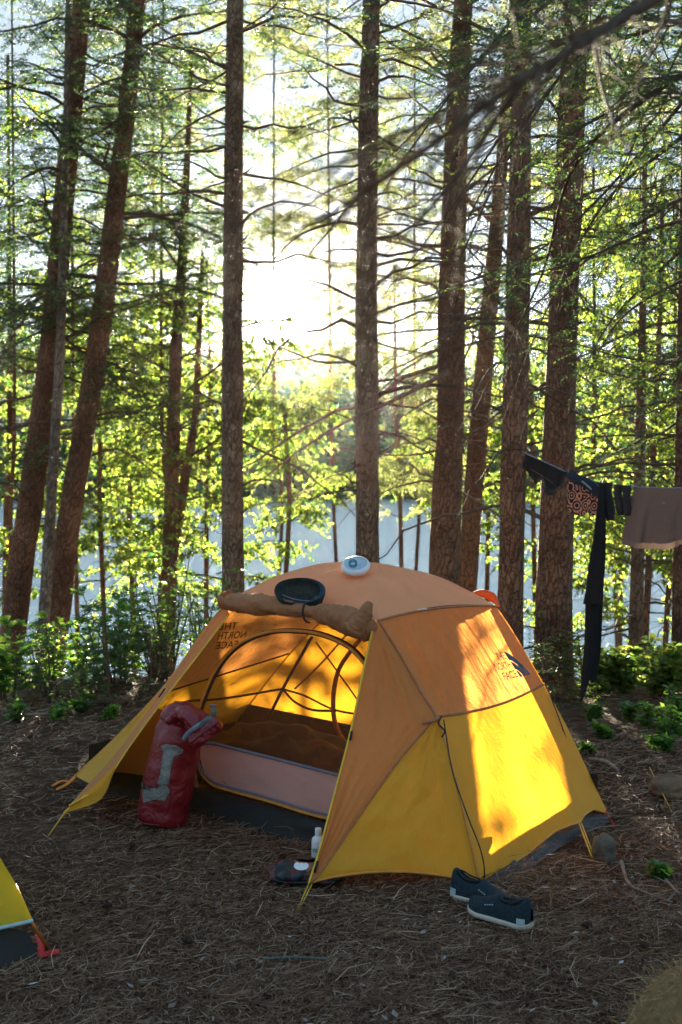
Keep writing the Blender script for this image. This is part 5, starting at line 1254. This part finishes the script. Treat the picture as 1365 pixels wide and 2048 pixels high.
cf = t.ramp(sn.outputs[0], [(.0, (.02, .02, .03)), (.3, (.7, .12, .05)), (.5, (.015, .02, .025)), (.72, (.05, .32, .3)), (.97, (.75, .22, .08))])
M_pat = t.done(t.pr(cf, .85, t.bump(t.noise(60, 3), .3, .01), 0, .1))
sh = thing('board_shorts', on_line(1170), 'orange and teal patterned shorts with a navy waistband on the line', 'shorts')
cloth('body', '', '', (1139, 1207), [(1134, 1012), (1143, 1026), (1158, 1032), (1166, 1031), (1176, 1024), (1183, 1034), (1196, 1026), (1204, 1000)], M_pat, 4, 6, .008, .8, parent=sh)
mb = MB(); cw = cP([(1138, 946, 7.10), (1152, 958, 7.05), (1172, 965, 7.0), (1186, 975, 6.97), (1204, 990, 6.93)], 20); band(mb, cw, .055, .008, (0, -1, 0)); obj('waistband', mb, M_navy, sh)
mb = MB(); band(mb, cP([(1164, 962, 6.975), (1174, 970, 6.965), (1184, 979, 6.95)], 8), .010, .004, (0, -1, 0)); obj('waist_cord', mb, m_plain('pale_cord', (.2, .24, .28), .8, .2), sh)
# long dark cloth twisted down from the line
def strip(ctr, wds, seed, n=24, m=60):
    c = cP(ctr, m); w_ = np.interp(np.linspace(0, 1, m), np.linspace(0, 1, len(wds)), wds) * 7 / F / 2
    th = np.arange(n) / n * 6.283; rows_ = []
    for k in range(m):
        fo = 1 + .35 * np.sin(th * 3 + seed) + .12 * vnoise(np.stack([th * 2, th * 0 + k * .1, th * 0 + seed], -1))
        rows_.append(c[k] + np.stack([np.cos(th) * w_[k], np.sin(th) * fo * .022 * min(1, w_[k] / .03), 0 * th], -1))
    mb = MB(); mb.grid(np.array(rows_), closed=True); mb.add([c[0], c[-1]] , None, None); return mb
dk = thing('leggings', on_line(1203), 'long charcoal leggings hanging from the line almost to the ground', 'leggings')
obj('leg', strip([(1204, 966, 6.93), (1202, 1040, 6.92), (1193, 1120, 6.9), (1186, 1200, 6.88), (1180, 1300, 6.87), (1172, 1360, 6.86), (1163, 1402, 6.85)], [8, 14, 26, 30, 24, 22, 6], 1), M_dkcloth, dk)
obj('leg', strip([(1205, 966, 6.90), (1200, 1080, 6.88), (1194, 1150, 6.86), (1185, 1208, 6.85)], [8, 22, 30, 36], 4), M_dkcloth, dk)
obj('leg', strip([(1203, 1000, 6.97), (1200, 1120, 6.95), (1194, 1230, 6.93), (1190, 1310, 6.92), (1184, 1360, 6.92)], [8, 16, 22, 24, 20], 8), M_dkcloth, dk)
def sock(label, ctr, rad):
    mb = MB(); c = cP(ctr, 26); rr_ = np.interp(np.linspace(0, 1, 26), np.linspace(0, 1, len(rad)), rad) * 6.9 / F
    mb.tube(c, rr_, 16, squash=1.0); o = obj('sock', mb, M_sock); tag(o, label, 'sock', 'charcoal socks on the line')
sock('charcoal sock nearest the leggings, hanging lowest of the three', [(1217, 966, 6.95), (1216, 990, 6.94), (1220, 1015, 6.93), (1222, 1040, 6.92)], [9, 9, 10, 11, 8])
sock('middle charcoal sock on the line', [(1238, 970, 6.88), (1237, 990, 6.87), (1240, 1008, 6.86), (1243, 1030, 6.86)], [9, 8, 8, 9, 6])
sock('charcoal sock next to the mauve towel', [(1254, 972, 6.84), (1254, 990, 6.83), (1255, 1010, 6.83), (1256, 1031, 6.82)], [9, 8, 8, 8, 6])
cloth('towel', 'mauve brown towel draped over the right end of the line', 'towel', (1272, 1420), [(1251, 1088), (1262, 1095), (1290, 1098), (1320, 1098), (1350, 1094), (1365, 1090), (1400, 1088), (1425, 1080)], M_towel, 7, 6.5, .03, .9)
build_haze()
